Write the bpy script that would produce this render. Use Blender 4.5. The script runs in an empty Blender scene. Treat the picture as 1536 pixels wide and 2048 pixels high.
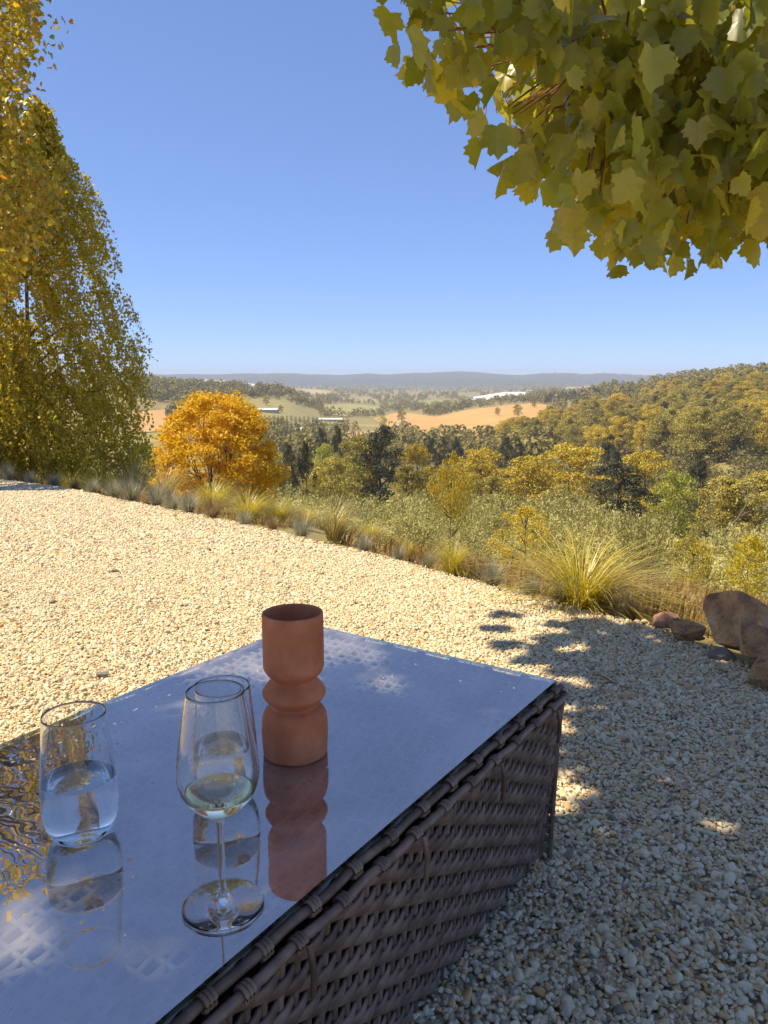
import bpy, math, random
import numpy as np
from mathutils import Vector, Matrix, geometry
from mathutils.bvhtree import BVHTree

R = math.radians
sc = bpy.context.scene
C = sc.collection
# ------------------------------------------------------------------ camera, sky, sun, exposure
CAMZ, PITCH, FPX = 0.83, 9.9, 1536.0           # eye height (m), degrees below level, focal length in photo pixels
cd = bpy.data.cameras.new('camera'); cam = bpy.data.objects.new('camera', cd); C.objects.link(cam)
cam.location = (0, 0, CAMZ); cam.rotation_euler = (R(90 - PITCH), 0, 0)
cd.sensor_fit = 'HORIZONTAL'; cd.sensor_width = 36.0; cd.lens = 36.0 * FPX / 1536.0
cd.clip_start = 0.02; cd.clip_end = 40000
sc.camera = cam
SUN_AZ, SUN_EL = -90.0, 61.0                    # degrees right of view direction (+Y), degrees above horizon
w = bpy.data.worlds.new('World'); sc.world = w; w.use_nodes = True
nt = w.node_tree; nt.nodes.clear()
sky = nt.nodes.new('ShaderNodeTexSky'); sky.sky_type = 'NISHITA'; sky.sun_disc = False
sky.sun_elevation = R(SUN_EL); sky.sun_rotation = R(SUN_AZ)
sky.air_density = 0.55; sky.dust_density = 0.0; sky.ozone_density = 5.0; sky.altitude = 200
bg = nt.nodes.new('ShaderNodeBackground'); bg.inputs[1].default_value = 0.136
wo = nt.nodes.new('ShaderNodeOutputWorld')
gam = nt.nodes.new('ShaderNodeGamma'); gam.inputs[1].default_value = 0.58            # the camera compresses the whole sky evenly
tint = nt.nodes.new('ShaderNodeMix'); tint.data_type = 'RGBA'; tint.blend_type = 'MULTIPLY'; tint.inputs[0].default_value = 1; tint.inputs[7].default_value = (.84, 1.02, 1.42, 1)
nt.links.new(sky.outputs[0], gam.inputs[0]); nt.links.new(gam.outputs[0], tint.inputs[6])
nt.links.new(tint.outputs[2], bg.inputs[0]); nt.links.new(bg.outputs[0], wo.inputs[0])
sd = bpy.data.lights.new('sun', 'SUN'); sd.energy = 3.75; sd.angle = R(0.53); sd.color = (1.0, 0.87, 0.64)
so = bpy.data.objects.new('sun', sd); C.objects.link(so)
SUN = Vector((math.sin(R(SUN_AZ)) * math.cos(R(SUN_EL)), math.cos(R(SUN_AZ)) * math.cos(R(SUN_EL)), math.sin(R(SUN_EL))))
so.rotation_euler = SUN.to_track_quat('Z', 'Y').to_euler(); so.location = (-20, 25, 40)
sc.view_settings.view_transform = 'Standard'; sc.view_settings.look = 'None'
sc.view_settings.exposure = 1.02; sc.view_settings.gamma = 1.0
sc.render.engine = 'CYCLES'
sc.cycles.use_denoising = True
sc.cycles.max_bounces = 20; sc.cycles.diffuse_bounces = 5; sc.cycles.glossy_bounces = 5
sc.cycles.transmission_bounces = 20; sc.cycles.transparent_max_bounces = 12; sc.cycles.volume_bounces = 0
sc.cycles.sample_clamp_indirect = 6.0

# ------------------------------------------------------------------ helpers
CT, ST = math.cos(R(PITCH)), math.sin(R(PITCH))
def ray(px, py):
    u = (px - 768.0) / FPX; v = (py - 1024.0) / FPX
    return Vector((u, CT - v * ST, -(v * CT + ST)))           # per unit of depth along the lens axis
def at(px, py, depth):
    return Vector((0, 0, CAMZ)) + ray(px, py) * depth
def proj(P):
    P = np.asarray(P, float); d = P - np.array([0, 0, CAMZ])
    z = d[..., 1] * CT - d[..., 2] * ST; y = -(d[..., 1] * ST + d[..., 2] * CT)
    z = np.where(z < 1e-3, 1e-3, z)
    return 768 + FPX * d[..., 0] / z, 1024 + FPX * y / z, z
def inpoly(x, y, poly):
    x = np.asarray(x, float); y = np.asarray(y, float); r = np.zeros(x.shape, bool); n = len(poly)
    for i in range(n):
        x0, y0 = poly[i]; x1, y1 = poly[(i + 1) % n]
        c = ((y0 > y) != (y1 > y)) & (x < (x1 - x0) * (y - y0) / (y1 - y0 + 1e-12) + x0)
        r ^= c
    return r
def vnoise(x, y, seed=0):                                     # smooth value noise in [-1,1]
    x = np.asarray(x, float); y = np.asarray(y, float)
    xi = np.floor(x).astype(np.int64); yi = np.floor(y).astype(np.int64); fx = x - xi; fy = y - yi
    fx = fx * fx * (3 - 2 * fx); fy = fy * fy * (3 - 2 * fy)
    def h(a, b):
        n = (a * 374761393 + b * 668265263 + seed * 974711) & 0x7fffffff
        n = ((n ^ (n >> 13)) * 1274126177) & 0x7fffffff
        return (n ^ (n >> 16)) % 65536 / 32767.5 - 1
    return (h(xi, yi) * (1 - fx) + h(xi + 1, yi) * fx) * (1 - fy) + (h(xi, yi + 1) * (1 - fx) + h(xi + 1, yi + 1) * fx) * fy
def mesh(name, V, F, mats=(), smooth=False, midx=None):
    V = np.asarray(V, np.float32); me = bpy.data.meshes.new(name)
    if isinstance(F, np.ndarray): Fl = [F]
    else: Fl = F if len(F) and isinstance(F[0], np.ndarray) else [np.asarray(F, np.int32)]
    Fl = [np.asarray(f, np.int32) for f in Fl if len(f)]
    loops = np.concatenate([f.ravel() for f in Fl]); sizes = np.concatenate([np.full(len(f), f.shape[1], np.int32) for f in Fl])
    me.vertices.add(len(V)); me.vertices.foreach_set('co', V.ravel())
    me.loops.add(len(loops)); me.loops.foreach_set('vertex_index', loops)
    starts = np.concatenate([[0], np.cumsum(sizes)[:-1]]).astype(np.int32)
    me.polygons.add(len(sizes)); me.polygons.foreach_set('loop_start', starts)
    for m in mats: me.materials.append(m)
    if midx is not None: me.polygons.foreach_set('material_index', np.asarray(midx, np.int32))
    me.polygons.foreach_set('use_smooth', np.full(len(sizes), bool(smooth)))
    me.update(calc_edges=True); me.validate()
    return me
def obj(name, me, parent=None, label=None, cat=None, group=None, kind=None, loc=None, rot=None, scale=None):
    o = bpy.data.objects.new(name, me); C.objects.link(o)
    if parent is not None: o.parent = parent
    if label: o['label'] = label
    if cat: o['category'] = cat
    if group: o['group'] = group
    if kind: o['kind'] = kind
    if loc is not None: o.location = loc
    if rot is not None: o.rotation_euler = rot
    if scale is not None: o.scale = scale
    return o
def copy_tree(o, parent=None, label=None, group=None):
    c = o.copy(); C.objects.link(c); c.parent = parent
    if label: c['label'] = label
    if group: c['group'] = group
    for ch in o.children: copy_tree(ch, c)
    return c
class MB:                                                     # collects pieces of one mesh
    def __init__(s): s.V = []; s.A = []; s.F = {3: [], 4: []}; s.n = 0
    def add(s, V, F, A=None):
        s.A.append(np.zeros(len(V)) if A is None else A)
        V = np.asarray(V, float); F = np.asarray(F, np.int64)
        s.V.append(V); s.F[F.shape[1]].append(F + s.n); s.n += len(V); return s
    def mesh(s, name, mats, smooth=False):
        Fl = [np.concatenate(s.F[k]) for k in (3, 4) if s.F[k]]
        me = mesh(name, np.concatenate(s.V), Fl, mats, smooth); A = np.concatenate(s.A)
        if A.any(): a = me.attributes.new('vein', 'FLOAT', 'POINT'); a.data.foreach_set('value', A.astype(np.float32))
        return me
def tube(P, rad, n=6, cap=True, flat=1.0):
    P = np.asarray(P, float); k = len(P); rad = np.broadcast_to(np.asarray(rad, float), (k,))
    T = np.gradient(P, axis=0); T /= np.linalg.norm(T, axis=1)[:, None] + 1e-12
    ref = np.array([0, 0, 1.0]) if abs(T[:, 2]).mean() < 0.8 else np.array([1.0, 0, 0])
    A = np.cross(T, ref); A /= np.linalg.norm(A, axis=1)[:, None] + 1e-12; B = np.cross(A, T)
    a = np.linspace(0, 2 * np.pi, n, endpoint=False)
    V = P[:, None, :] + rad[:, None, None] * (np.cos(a)[None, :, None] * A[:, None, :] * flat + np.sin(a)[None, :, None] * B[:, None, :])
    V = V.reshape(-1, 3); i = np.arange(k - 1)[:, None] * n; j = np.arange(n)[None, :]; j2 = (j + 1) % n
    F = np.stack([i + j, i + j2, i + n + j2, i + n + j], -1).reshape(-1, 4)
    return V, F
def lathe(prof, n=64, close=False):
    prof = np.asarray(prof, float); k = len(prof); a = np.linspace(0, 2 * np.pi, n, endpoint=False)
    V = np.stack([prof[:, 0][:, None] * np.cos(a), prof[:, 0][:, None] * np.sin(a), np.repeat(prof[:, 1][:, None], n, 1)], -1).reshape(-1, 3)
    i = np.arange(k - 1)[:, None] * n; j = np.arange(n)[None, :]; j2 = (j + 1) % n
    F = np.stack([i + j, i + j2, i + n + j2, i + n + j], -1).reshape(-1, 4)
    return V, F
def box(x0, x1, y0, y1, z0, z1):
    V = [(x, y, z) for x in (x0, x1) for y in (y0, y1) for z in (z0, z1)]
    F = [(0, 1, 3, 2), (4, 6, 7, 5), (0, 4, 5, 1), (2, 3, 7, 6), (0, 2, 6, 4), (1, 5, 7, 3)]
    return V, F
def unit(v): return v / (np.linalg.norm(v, axis=-1, keepdims=True) + 1e-9)
def leaf_quads(P, size, N, rng, aspect=0.55, along=None):     # pointed leaves: one kite each
    n = len(P); N = unit(N); t = rng.normal(size=(n, 3)) if along is None else along + rng.normal(size=(n, 3)) * 0.35
    t = unit(t - (t * N).sum(1)[:, None] * N); b = np.cross(N, t); s = np.broadcast_to(size, (n,))[:, None]
    V = np.stack([P - t * s * .5, P + b * s * aspect * .5 + N * s * .08, P + t * s * .5, P - b * s * aspect * .5 + N * s * .08], 1).reshape(-1, 3)
    return V, np.arange(4 * n).reshape(n, 4)

# ------------------------------------------------------------------ materials
def newmat(name):
    m = bpy.data.materials.new(name); m.use_nodes = True; t = m.node_tree; t.nodes.clear()
    o = t.nodes.new('ShaderNodeOutputMaterial'); return m, t, o
def N(t, typ, **kw):
    n = t.nodes.new(typ)
    for k, v in kw.items(): setattr(n, k, v)
    return n
def ramp(t, src, stops, interp='LINEAR'):
    r = N(t, 'ShaderNodeValToRGB'); e = r.color_ramp.elements; r.color_ramp.interpolation = interp
    while len(e) < len(stops): e.new(0.5)
    for i, (p, c) in enumerate(stops): e[i].position = p; e[i].color = (*c, 1)
    t.links.new(src, r.inputs[0]); return r.outputs[0]
def rnd(t):                                                   # a random number for each leaf and each object
    g = N(t, 'ShaderNodeNewGeometry'); oi = N(t, 'ShaderNodeObjectInfo')
    a = N(t, 'ShaderNodeMath', operation='ADD'); f = N(t, 'ShaderNodeMath', operation='FRACT')
    t.links.new(g.outputs['Random Per Island'], a.inputs[0]); t.links.new(oi.outputs['Random'], a.inputs[1]); t.links.new(a.outputs[0], f.inputs[0])
    return f.outputs[0]
def foliage(name, stops, trans=0.4, tcol=None, rough=0.55, spec=0.25, objvar=0.0, vein=False):
    m, t, o = newmat(name); col = ramp(t, rnd(t), stops)
    if vein:
        at_ = N(t, 'ShaderNodeAttribute', attribute_name='vein'); pw = N(t, 'ShaderNodeMath', operation='POWER'); pw.inputs[1].default_value = 26; t.links.new(at_.outputs['Fac'], pw.inputs[0])
        vm = N(t, 'ShaderNodeMix', data_type='RGBA'); t.links.new(pw.outputs[0], vm.inputs[0]); t.links.new(col, vm.inputs[6]); vm.inputs[7].default_value = (.3, .27, .11, 1); col = vm.outputs[2]
    if objvar:
        oi = N(t, 'ShaderNodeObjectInfo'); hs = N(t, 'ShaderNodeHueSaturation')
        mr = N(t, 'ShaderNodeMapRange'); mr.inputs[3].default_value = 1 - objvar; mr.inputs[4].default_value = 1 + objvar
        t.links.new(oi.outputs['Random'], mr.inputs[0]); t.links.new(mr.outputs[0], hs.inputs['Value']); t.links.new(col, hs.inputs['Color']); col = hs.outputs[0]
    p = N(t, 'ShaderNodeBsdfPrincipled'); p.inputs['Roughness'].default_value = rough; p.inputs['Specular IOR Level'].default_value = spec
    t.links.new(col, p.inputs['Base Color'])
    tr = N(t, 'ShaderNodeBsdfTranslucent')
    if tcol:
        mx = N(t, 'ShaderNodeMix', data_type='RGBA', blend_type='MULTIPLY'); mx.inputs[0].default_value = 1
        t.links.new(col, mx.inputs[6]); mx.inputs[7].default_value = (*tcol, 1); t.links.new(mx.outputs[2], tr.inputs[0])
    else: t.links.new(col, tr.inputs[0])
    ms = N(t, 'ShaderNodeMixShader'); ms.inputs[0].default_value = trans
    t.links.new(p.outputs[0], ms.inputs[1]); t.links.new(tr.outputs[0], ms.inputs[2]); t.links.new(ms.outputs[0], o.inputs[0])
    return m
def surf(name, stops, scale=5.0, detail=6, rough=0.8, bump=0.0, bscale=None, spec=0.3, coord='Object', dist=0.01, rand=0.0, ctype='noise'):
    m, t, o = newmat(name); tc = N(t, 'ShaderNodeTexCoord')
    n = N(t, 'ShaderNodeTexNoise'); n.inputs['Scale'].default_value = scale; n.inputs['Detail'].default_value = detail
    t.links.new(tc.outputs[coord], n.inputs['Vector']); src = n.outputs[0]
    if rand:
        oi = N(t, 'ShaderNodeObjectInfo'); ml = N(t, 'ShaderNodeMath', operation='MULTIPLY_ADD'); ml.inputs[1].default_value = rand; ml.inputs[2].default_value = -rand / 2
        ad = N(t, 'ShaderNodeMath', operation='ADD'); t.links.new(oi.outputs['Random'], ml.inputs[0]); t.links.new(ml.outputs[0], ad.inputs[0]); t.links.new(src, ad.inputs[1]); src = ad.outputs[0]
    col = ramp(t, src, stops)
    p = N(t, 'ShaderNodeBsdfPrincipled'); p.inputs['Roughness'].default_value = rough; p.inputs['Specular IOR Level'].default_value = spec
    t.links.new(col, p.inputs['Base Color'])
    if bump:
        n2 = N(t, 'ShaderNodeTexNoise'); n2.inputs['Scale'].default_value = bscale or scale * 4; n2.inputs['Detail'].default_value = 8
        t.links.new(tc.outputs[coord], n2.inputs['Vector'])
        b = N(t, 'ShaderNodeBump'); b.inputs['Strength'].default_value = bump; b.inputs['Distance'].default_value = dist
        t.links.new(n2.outputs[0], b.inputs['Height']); t.links.new(b.outputs[0], p.inputs['Normal'])
    t.links.new(p.outputs[0], o.inputs[0]); return m

M = {}
def far_forest(m):                                            # the ranges beyond the valley are forest
    t = m.node_tree; p = next(n for n in t.nodes if n.type == 'BSDF_PRINCIPLED'); src = p.inputs['Base Color'].links[0].from_socket
    g_ = N(t, 'ShaderNodeNewGeometry'); ln = N(t, 'ShaderNodeVectorMath', operation='LENGTH'); t.links.new(g_.outputs['Position'], ln.inputs[0])
    mr = N(t, 'ShaderNodeMapRange'); mr.inputs[1].default_value = 3600; mr.inputs[2].default_value = 5600; t.links.new(ln.outputs['Value'], mr.inputs[0])
    mx = N(t, 'ShaderNodeMix', data_type='RGBA'); t.links.new(mr.outputs[0], mx.inputs[0]); t.links.new(src, mx.inputs[6]); mx.inputs[7].default_value = (.035, .045, .04, 1); t.links.new(mx.outputs[2], p.inputs['Base Color']); return m
M['ground'] = far_forest(surf('dry_grass_ground', [(.3, (.16, .14, .05)), (.5, (.26, .2, .07)), (.6, (.24, .22, .07)), (.75, (.42, .27, .1))], scale=0.02, detail=10, rough=.95))
M['bark'] = surf('bark', [(.3, (.07, .055, .04)), (.7, (.2, .16, .12))], scale=6, rough=.9, bump=.5)
M['palebark'] = surf('pale_bark', [(.35, (.1, .08, .06)), (.65, (.26, .22, .17))], scale=3, rough=.85, bump=.3)
M['twig'] = surf('reddish_twig', [(.3, (.22, .09, .04)), (.7, (.36, .17, .08))], scale=20, rough=.6)
M['maple'] = foliage('maple_leaf', [(0, (.19, .215, .032)), (.4, (.27, .285, .045)), (.75, (.34, .335, .06)), (1, (.46, .41, .08))], .48, (2.0, 1.8, .45), .36, .6, vein=True)
M['autumn'] = foliage('autumn_maple_leaf', [(0, (.24, .22, .025)), (.45, (.4, .35, .04)), (.78, (.54, .45, .045)), (.93, (.58, .38, .04)), (1, (.54, .24, .03))], .4, (1.6, 1.35, .6), .35, .5)
M['birch'] = foliage('birch_leaf', [(0, (.34, .31, .04)), (.5, (.5, .44, .055)), (.85, (.6, .5, .07)), (1, (.64, .48, .07))], .45, (1.5, 1.4, .5), .5, .3)
M['golden'] = foliage('golden_leaf', [(0, (.5, .36, .02)), (.5, (.68, .48, .03)), (.85, (.76, .55, .035)), (1, (.7, .38, .025))], .4, (1.4, 1.2, .5), .5, .3)
M['gum'] = foliage('gum_leaf', [(0, (.24, .22, .05)), (.5, (.37, .32, .065)), (1, (.52, .41, .07))], .25, (1.2, 1.1, .6), .5, .35, .25)
M['gumgold'] = foliage('golden_gum_leaf', [(0, (.36, .3, .035)), (.5, (.54, .43, .045)), (1, (.66, .51, .05))], .3, (1.3, 1.1, .5), .5, .35, .15)
M['pine'] = foliage('pine_needle', [(0, (.055, .058, .03)), (.6, (.09, .092, .042)), (1, (.14, .13, .055))], .12, None, .6, .2, .2)
M['green'] = foliage('soft_green_leaf', [(0, (.3, .32, .055)), (.5, (.42, .43, .075)), (1, (.54, .51, .11))], .3, (1.2, 1.2, .6), .55, .3, .12)
M['wattle'] = foliage('silver_wattle_leaf', [(0, (.32, .3, .1)), (.5, (.48, .44, .15)), (1, (.62, .55, .22))], .25, (1.1, 1.05, .7), .6, .3, .28)
M['bush'] = foliage('yellow_bush_leaf', [(0, (.36, .3, .02)), (.5, (.52, .43, .03)), (1, (.6, .48, .04))], .3, (1.2, 1.1, .5), .5, .3, .06)
M['rush'] = foliage('rush_blade', [(0, (.26, .25, .03)), (.45, (.42, .37, .045)), (.75, (.54, .44, .075)), (1, (.68, .58, .26))], .4, (1.5, 1.35, .5), .35, .5)
M['silverrush'] = foliage('pale_rush_blade', [(0, (.2, .16, .03)), (.4, (.34, .27, .08)), (1, (.62, .55, .34))], .35, (1.2, 1.1, .6), .35, .5)
M['fescue'] = foliage('blue_fescue_blade', [(0, (.2, .2, .13)), (.5, (.32, .31, .21)), (1, (.5, .46, .32))], .25, None, .5, .35, .1)
M['fescuedry'] = foliage('dry_fescue_blade', [(0, (.2, .13, .06)), (.5, (.32, .22, .1)), (1, (.42, .31, .17))], .25, None, .5, .35)
M['drygrass'] = foliage('dry_grass_blade', [(0, (.26, .13, .04)), (.4, (.36, .2, .06)), (.7, (.3, .23, .06)), (1, (.46, .32, .13))], .35, (1.2, 1.0, .6), .5, .3)
M['farwood'] = foliage('far_tree_leaf', [(0, (.15, .13, .04)), (.5, (.25, .21, .055)), (1, (.36, .29, .065))], .15, None, .7, .2)
M['terracotta'] = surf('terracotta', [(.3, (.42, .13, .055)), (.5, (.52, .175, .075)), (.7, (.62, .24, .115))], scale=26, detail=8, rough=.78, bump=.12, bscale=220, dist=.002)
M['rock'] = surf('ironstone', [(.3, (.26, .15, .09)), (.42, (.55, .29, .13)), (.52, (.72, .4, .16)), (.62, (.66, .46, .27)), (.75, (.75, .54, .32))], scale=1.7, detail=14, rough=.85, bump=.8, bscale=9, dist=.06)
M['rockpink'] = surf('pink_stone', [(.3, (.36, .17, .1)), (.6, (.58, .33, .22)), (.8, (.64, .45, .33))], scale=2.5, detail=10, rough=.85, bump=.6, bscale=40, dist=.015)
M['stone'] = surf('grey_stone', [(.3, (.18, .15, .12)), (.7, (.42, .37, .3))], scale=30, rough=.8, bump=.4, dist=.004, rand=.3)
M['roofwhite'] = surf('pale_metal_roof', [(.3, (.6, .58, .54)), (.7, (.75, .72, .68))], scale=.2, rough=.5)
M['shedwall'] = surf('shed_wall', [(.3, (.3, .27, .23)), (.7, (.45, .41, .36))], scale=.3, rough=.8)
M['wicker'] = surf('brown_resin_wicker', [(.3, (.09, .058, .042)), (.5, (.155, .105, .076)), (.7, (.24, .17, .125))], scale=35, detail=4, rough=.42, spec=.45, bump=.15, bscale=400, dist=.001, rand=.25)
M['wickertop'] = surf('faded_resin_weave', [(.3, (.3, .25, .22)), (.5, (.42, .36, .32)), (.7, (.55, .48, .43))], scale=30, detail=4, rough=.45, spec=.4, bump=.15, bscale=400, dist=.001, rand=.2)
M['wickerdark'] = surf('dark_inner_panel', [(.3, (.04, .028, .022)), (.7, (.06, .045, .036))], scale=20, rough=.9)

# gravel: the bed below and the loose pebbles
PEB = [(0, (0.189, 0.161, 0.124)), (0.04, (0.341, 0.284, 0.204)), (0.09, (0.605, 0.502, 0.319)), (0.35, (0.719, 0.615, 0.407)), (0.58, (0.794, 0.719, 0.514)), (0.76, (0.7, 0.51, 0.266)), (0.88, (0.643, 0.378, 0.15)), (0.95, (0.775, 0.681, 0.487)), (1, (0.473, 0.397, 0.293))]
def gravel_bed():
    m, t, o = newmat('gravel_bed'); tc = N(t, 'ShaderNodeTexCoord')
    v = N(t, 'ShaderNodeTexVoronoi'); v.inputs['Scale'].default_value = 105; v.inputs['Randomness'].default_value = 1
    t.links.new(tc.outputs['Object'], v.inputs['Vector'])
    sep = N(t, 'ShaderNodeSeparateColor'); t.links.new(v.outputs['Color'], sep.inputs[0])
    col = ramp(t, sep.outputs[0], PEB)
    p = N(t, 'ShaderNodeBsdfPrincipled'); p.inputs['Roughness'].default_value = .85; p.inputs['Specular IOR Level'].default_value = .2
    t.links.new(col, p.inputs['Base Color'])
    b = N(t, 'ShaderNodeBump'); b.inputs['Strength'].default_value = 1; b.inputs['Distance'].default_value = .012; b.invert = True
    t.links.new(v.outputs['Distance'], b.inputs['Height']); t.links.new(b.outputs[0], p.inputs['Normal'])
    t.links.new(p.outputs[0], o.inputs[0]); return m
def pebble_mat():
    m, t, o = newmat('pebble'); oi = N(t, 'ShaderNodeObjectInfo'); col = ramp(t, oi.outputs['Random'], PEB)
    tc = N(t, 'ShaderNodeTexCoord'); n = N(t, 'ShaderNodeTexNoise'); n.inputs['Scale'].default_value = 1.6; n.inputs['Detail'].default_value = 4
    t.links.new(tc.outputs['Object'], n.inputs['Vector'])
    mr = N(t, 'ShaderNodeMapRange'); mr.inputs[3].default_value = .8; mr.inputs[4].default_value = 1.12; t.links.new(n.outputs[0], mr.inputs[0])
    hs = N(t, 'ShaderNodeHueSaturation'); t.links.new(mr.outputs[0], hs.inputs['Value']); t.links.new(col, hs.inputs['Color'])
    p = N(t, 'ShaderNodeBsdfPrincipled'); p.inputs['Roughness'].default_value = .7; p.inputs['Specular IOR Level'].default_value = .3
    t.links.new(hs.outputs[0], p.inputs['Base Color']); t.links.new(p.outputs[0], o.inputs[0]); return m
M['gravelbed'] = gravel_bed(); M['pebble'] = pebble_mat()
def glass_mat(name, col=(1, 1, 1), ior=1.5):
    m, t, o = newmat(name); g = N(t, 'ShaderNodeBsdfGlass'); g.inputs['Color'].default_value = (*col, 1); g.inputs['Roughness'].default_value = 0; g.inputs['IOR'].default_value = ior
    t.links.new(g.outputs[0], o.inputs[0]); return m
M['glass'] = glass_mat('drinking_glass', (.995, .998, .995), 1.36)
M['water'] = glass_mat('water', (.985, .995, 1), 1.33)
M['wine'] = glass_mat('white_wine', (.995, .98, .87), 1.34)
def table_glass(name, edge=False):
    m, t, o = newmat(name)
    tr = N(t, 'ShaderNodeBsdfTransparent'); tr.inputs[0].default_value = (.25, .42, .34, 1) if edge else (.84, .9, .88, 1)
    gl = N(t, 'ShaderNodeBsdfGlossy'); gl.inputs['Roughness'].default_value = .1 if edge else 0.0; gl.inputs[0].default_value = (1, .89, .84, 1)
    fr = N(t, 'ShaderNodeFresnel'); fr.inputs[0].default_value = 1.5
    tc = N(t, 'ShaderNodeTexCoord'); n = N(t, 'ShaderNodeTexNoise'); n.inputs['Scale'].default_value = 26; n.inputs['Detail'].default_value = 1
    t.links.new(tc.outputs['Object'], n.inputs['Vector'])
    b = N(t, 'ShaderNodeBump'); b.inputs['Strength'].default_value = .015; b.inputs['Distance'].default_value = .01
    t.links.new(n.outputs[0], b.inputs['Height']); t.links.new(b.outputs[0], gl.inputs['Normal'])
    ms = N(t, 'ShaderNodeMixShader'); fac = fr.outputs[0]; base_ = tr.outputs[0]
    if not edge:
        ma = N(t, 'ShaderNodeMath', operation='MULTIPLY_ADD'); t.links.new(fac, ma.inputs[0]); ma.inputs[1].default_value = .6; ma.inputs[2].default_value = .4; fac = ma.outputs[0]
        df = N(t, 'ShaderNodeBsdfDiffuse'); df.inputs[0].default_value = (.72, .66, .62, 1); dm = N(t, 'ShaderNodeMixShader'); nd = N(t, 'ShaderNodeTexNoise'); nd.inputs['Scale'].default_value = 5; nd.inputs['Detail'].default_value = 6; nd.inputs['Distortion'].default_value = 1.2; t.links.new(tc.outputs['Object'], nd.inputs['Vector'])
        dr_ = N(t, 'ShaderNodeMapRange'); dr_.inputs[1].default_value = .35; dr_.inputs[2].default_value = .7; dr_.inputs[3].default_value = .08; dr_.inputs[4].default_value = .42; t.links.new(nd.outputs[0], dr_.inputs[0]); t.links.new(dr_.outputs[0], dm.inputs[0]); t.links.new(base_, dm.inputs[1]); t.links.new(df.outputs[0], dm.inputs[2]); base_ = dm.outputs[0]   # thin film of dust
    t.links.new(fac, ms.inputs[0]); t.links.new(base_, ms.inputs[1]); t.links.new(gl.outputs[0], ms.inputs[2]); t.links.new(ms.outputs[0], o.inputs[0])
    return m
M['tabletop'] = table_glass('reflective_table_glass'); M['tableedge'] = table_glass('green_glass_edge', True)

# ------------------------------------------------------------------ terrain
GS = 0.052                                                    # fall of the gravel terrace away from the camera
def zplane(y): y = np.asarray(y, float); return -GS * np.maximum(0, y - 0.9)
def onplane(px, py):
    d = ray(px, py); a = -d.z / d.y; Y = (CAMZ - GS * 0.9) / (a - GS); return np.array([d.x / d.y * Y, Y])
EDGEPX = [(-700, 925), (-300, 935), (0, 960), (120, 975), (240, 1000), (370, 1026), (500, 1052), (625, 1082), (750, 1112), (870, 1145), (1000, 1182), (1100, 1208), (1200, 1235), (1320, 1258), (1420, 1305), (1536, 1365), (1750, 1480)]
EDGE = np.array([onplane(*p) for p in EDGEPX])
EAZ = np.degrees(np.arctan2(EDGE[:, 0], EDGE[:, 1])); ER = np.hypot(EDGE[:, 0], EDGE[:, 1])
AZC = np.degrees(np.arctan((np.array([-300, 0, 280, 430, 560, 660, 768, 880, 1000, 1120, 1250, 1400, 1536, 1900]) - 768) / FPX * CT))
RR = np.array([15, 30, 60, 120, 250, 400, 550, 700, 1000, 1300, 2000, 4000, 5500, 7000, 9000.])
ZT = np.array([  # ground heights (m) along each azimuth
 [-1.6, -4.2, -10, -19, -33, -40, -41, -38, -22, -8, -30, -45, -40, 36, 0],
 [-1.5, -4.2, -10, -19, -33, -40, -41, -38, -22, -8, -30, -45, -40, 36, 0],
 [-1.5, -4.2, -10, -20, -34, -42, -42, -38, -23, -9, -30, -45, -40, 37, 0],
 [-1.6, -4.4, -11, -21, -35, -43, -44, -42, -27, -12, -32, -45, -42, 39, 0],
 [-1.9, -5.0, -12, -22, -35, -44, -48, -47, -35, -20, -40, -50, -45, 43, 0],
 [-2.3, -5.7, -12.3, -22, -35, -44, -49, -53, -54, -50, -58, -55, -48, 39, 0],
 [-2.6, -6.2, -12.8, -23, -35, -44, -49, -53, -58, -62, -68, -60, -48, 41, 0],
 [-3.2, -6.9, -13.4, -24, -35, -43, -48, -52, -53, -52, -62, -60, -48, 43, 0],
 [-3.2, -6.9, -13.4, -24, -36, -42, -45, -46, -42, -37, -58, -58, -46, 45, 0],
 [-3.2, -6.9, -13.4, -24, -36, -39, -38, -42, -41, -34, -38, -50, -44, 43, 0],
 [-3.2, -6.9, -13.4, -24, -34, -34, -28, -33, -25, -13, -26, -45, -42, 37, 0],
 [-3.2, -6.9, -13.4, -24, -31, -28, -21, -18, -7, 1, -10, -40, -40, 31, 0],
 [-3.2, -6.9, -13.4, -24, -28, -25, -16, -9, 2, 9, 4, -30, -40, 31, 0],
 [-3.2, -6.9, -13.4, -24, -28, -24, -12, -4, 8, 16, 10, -30, -40, 31, 0]])
LR = np.log(RR)
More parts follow.
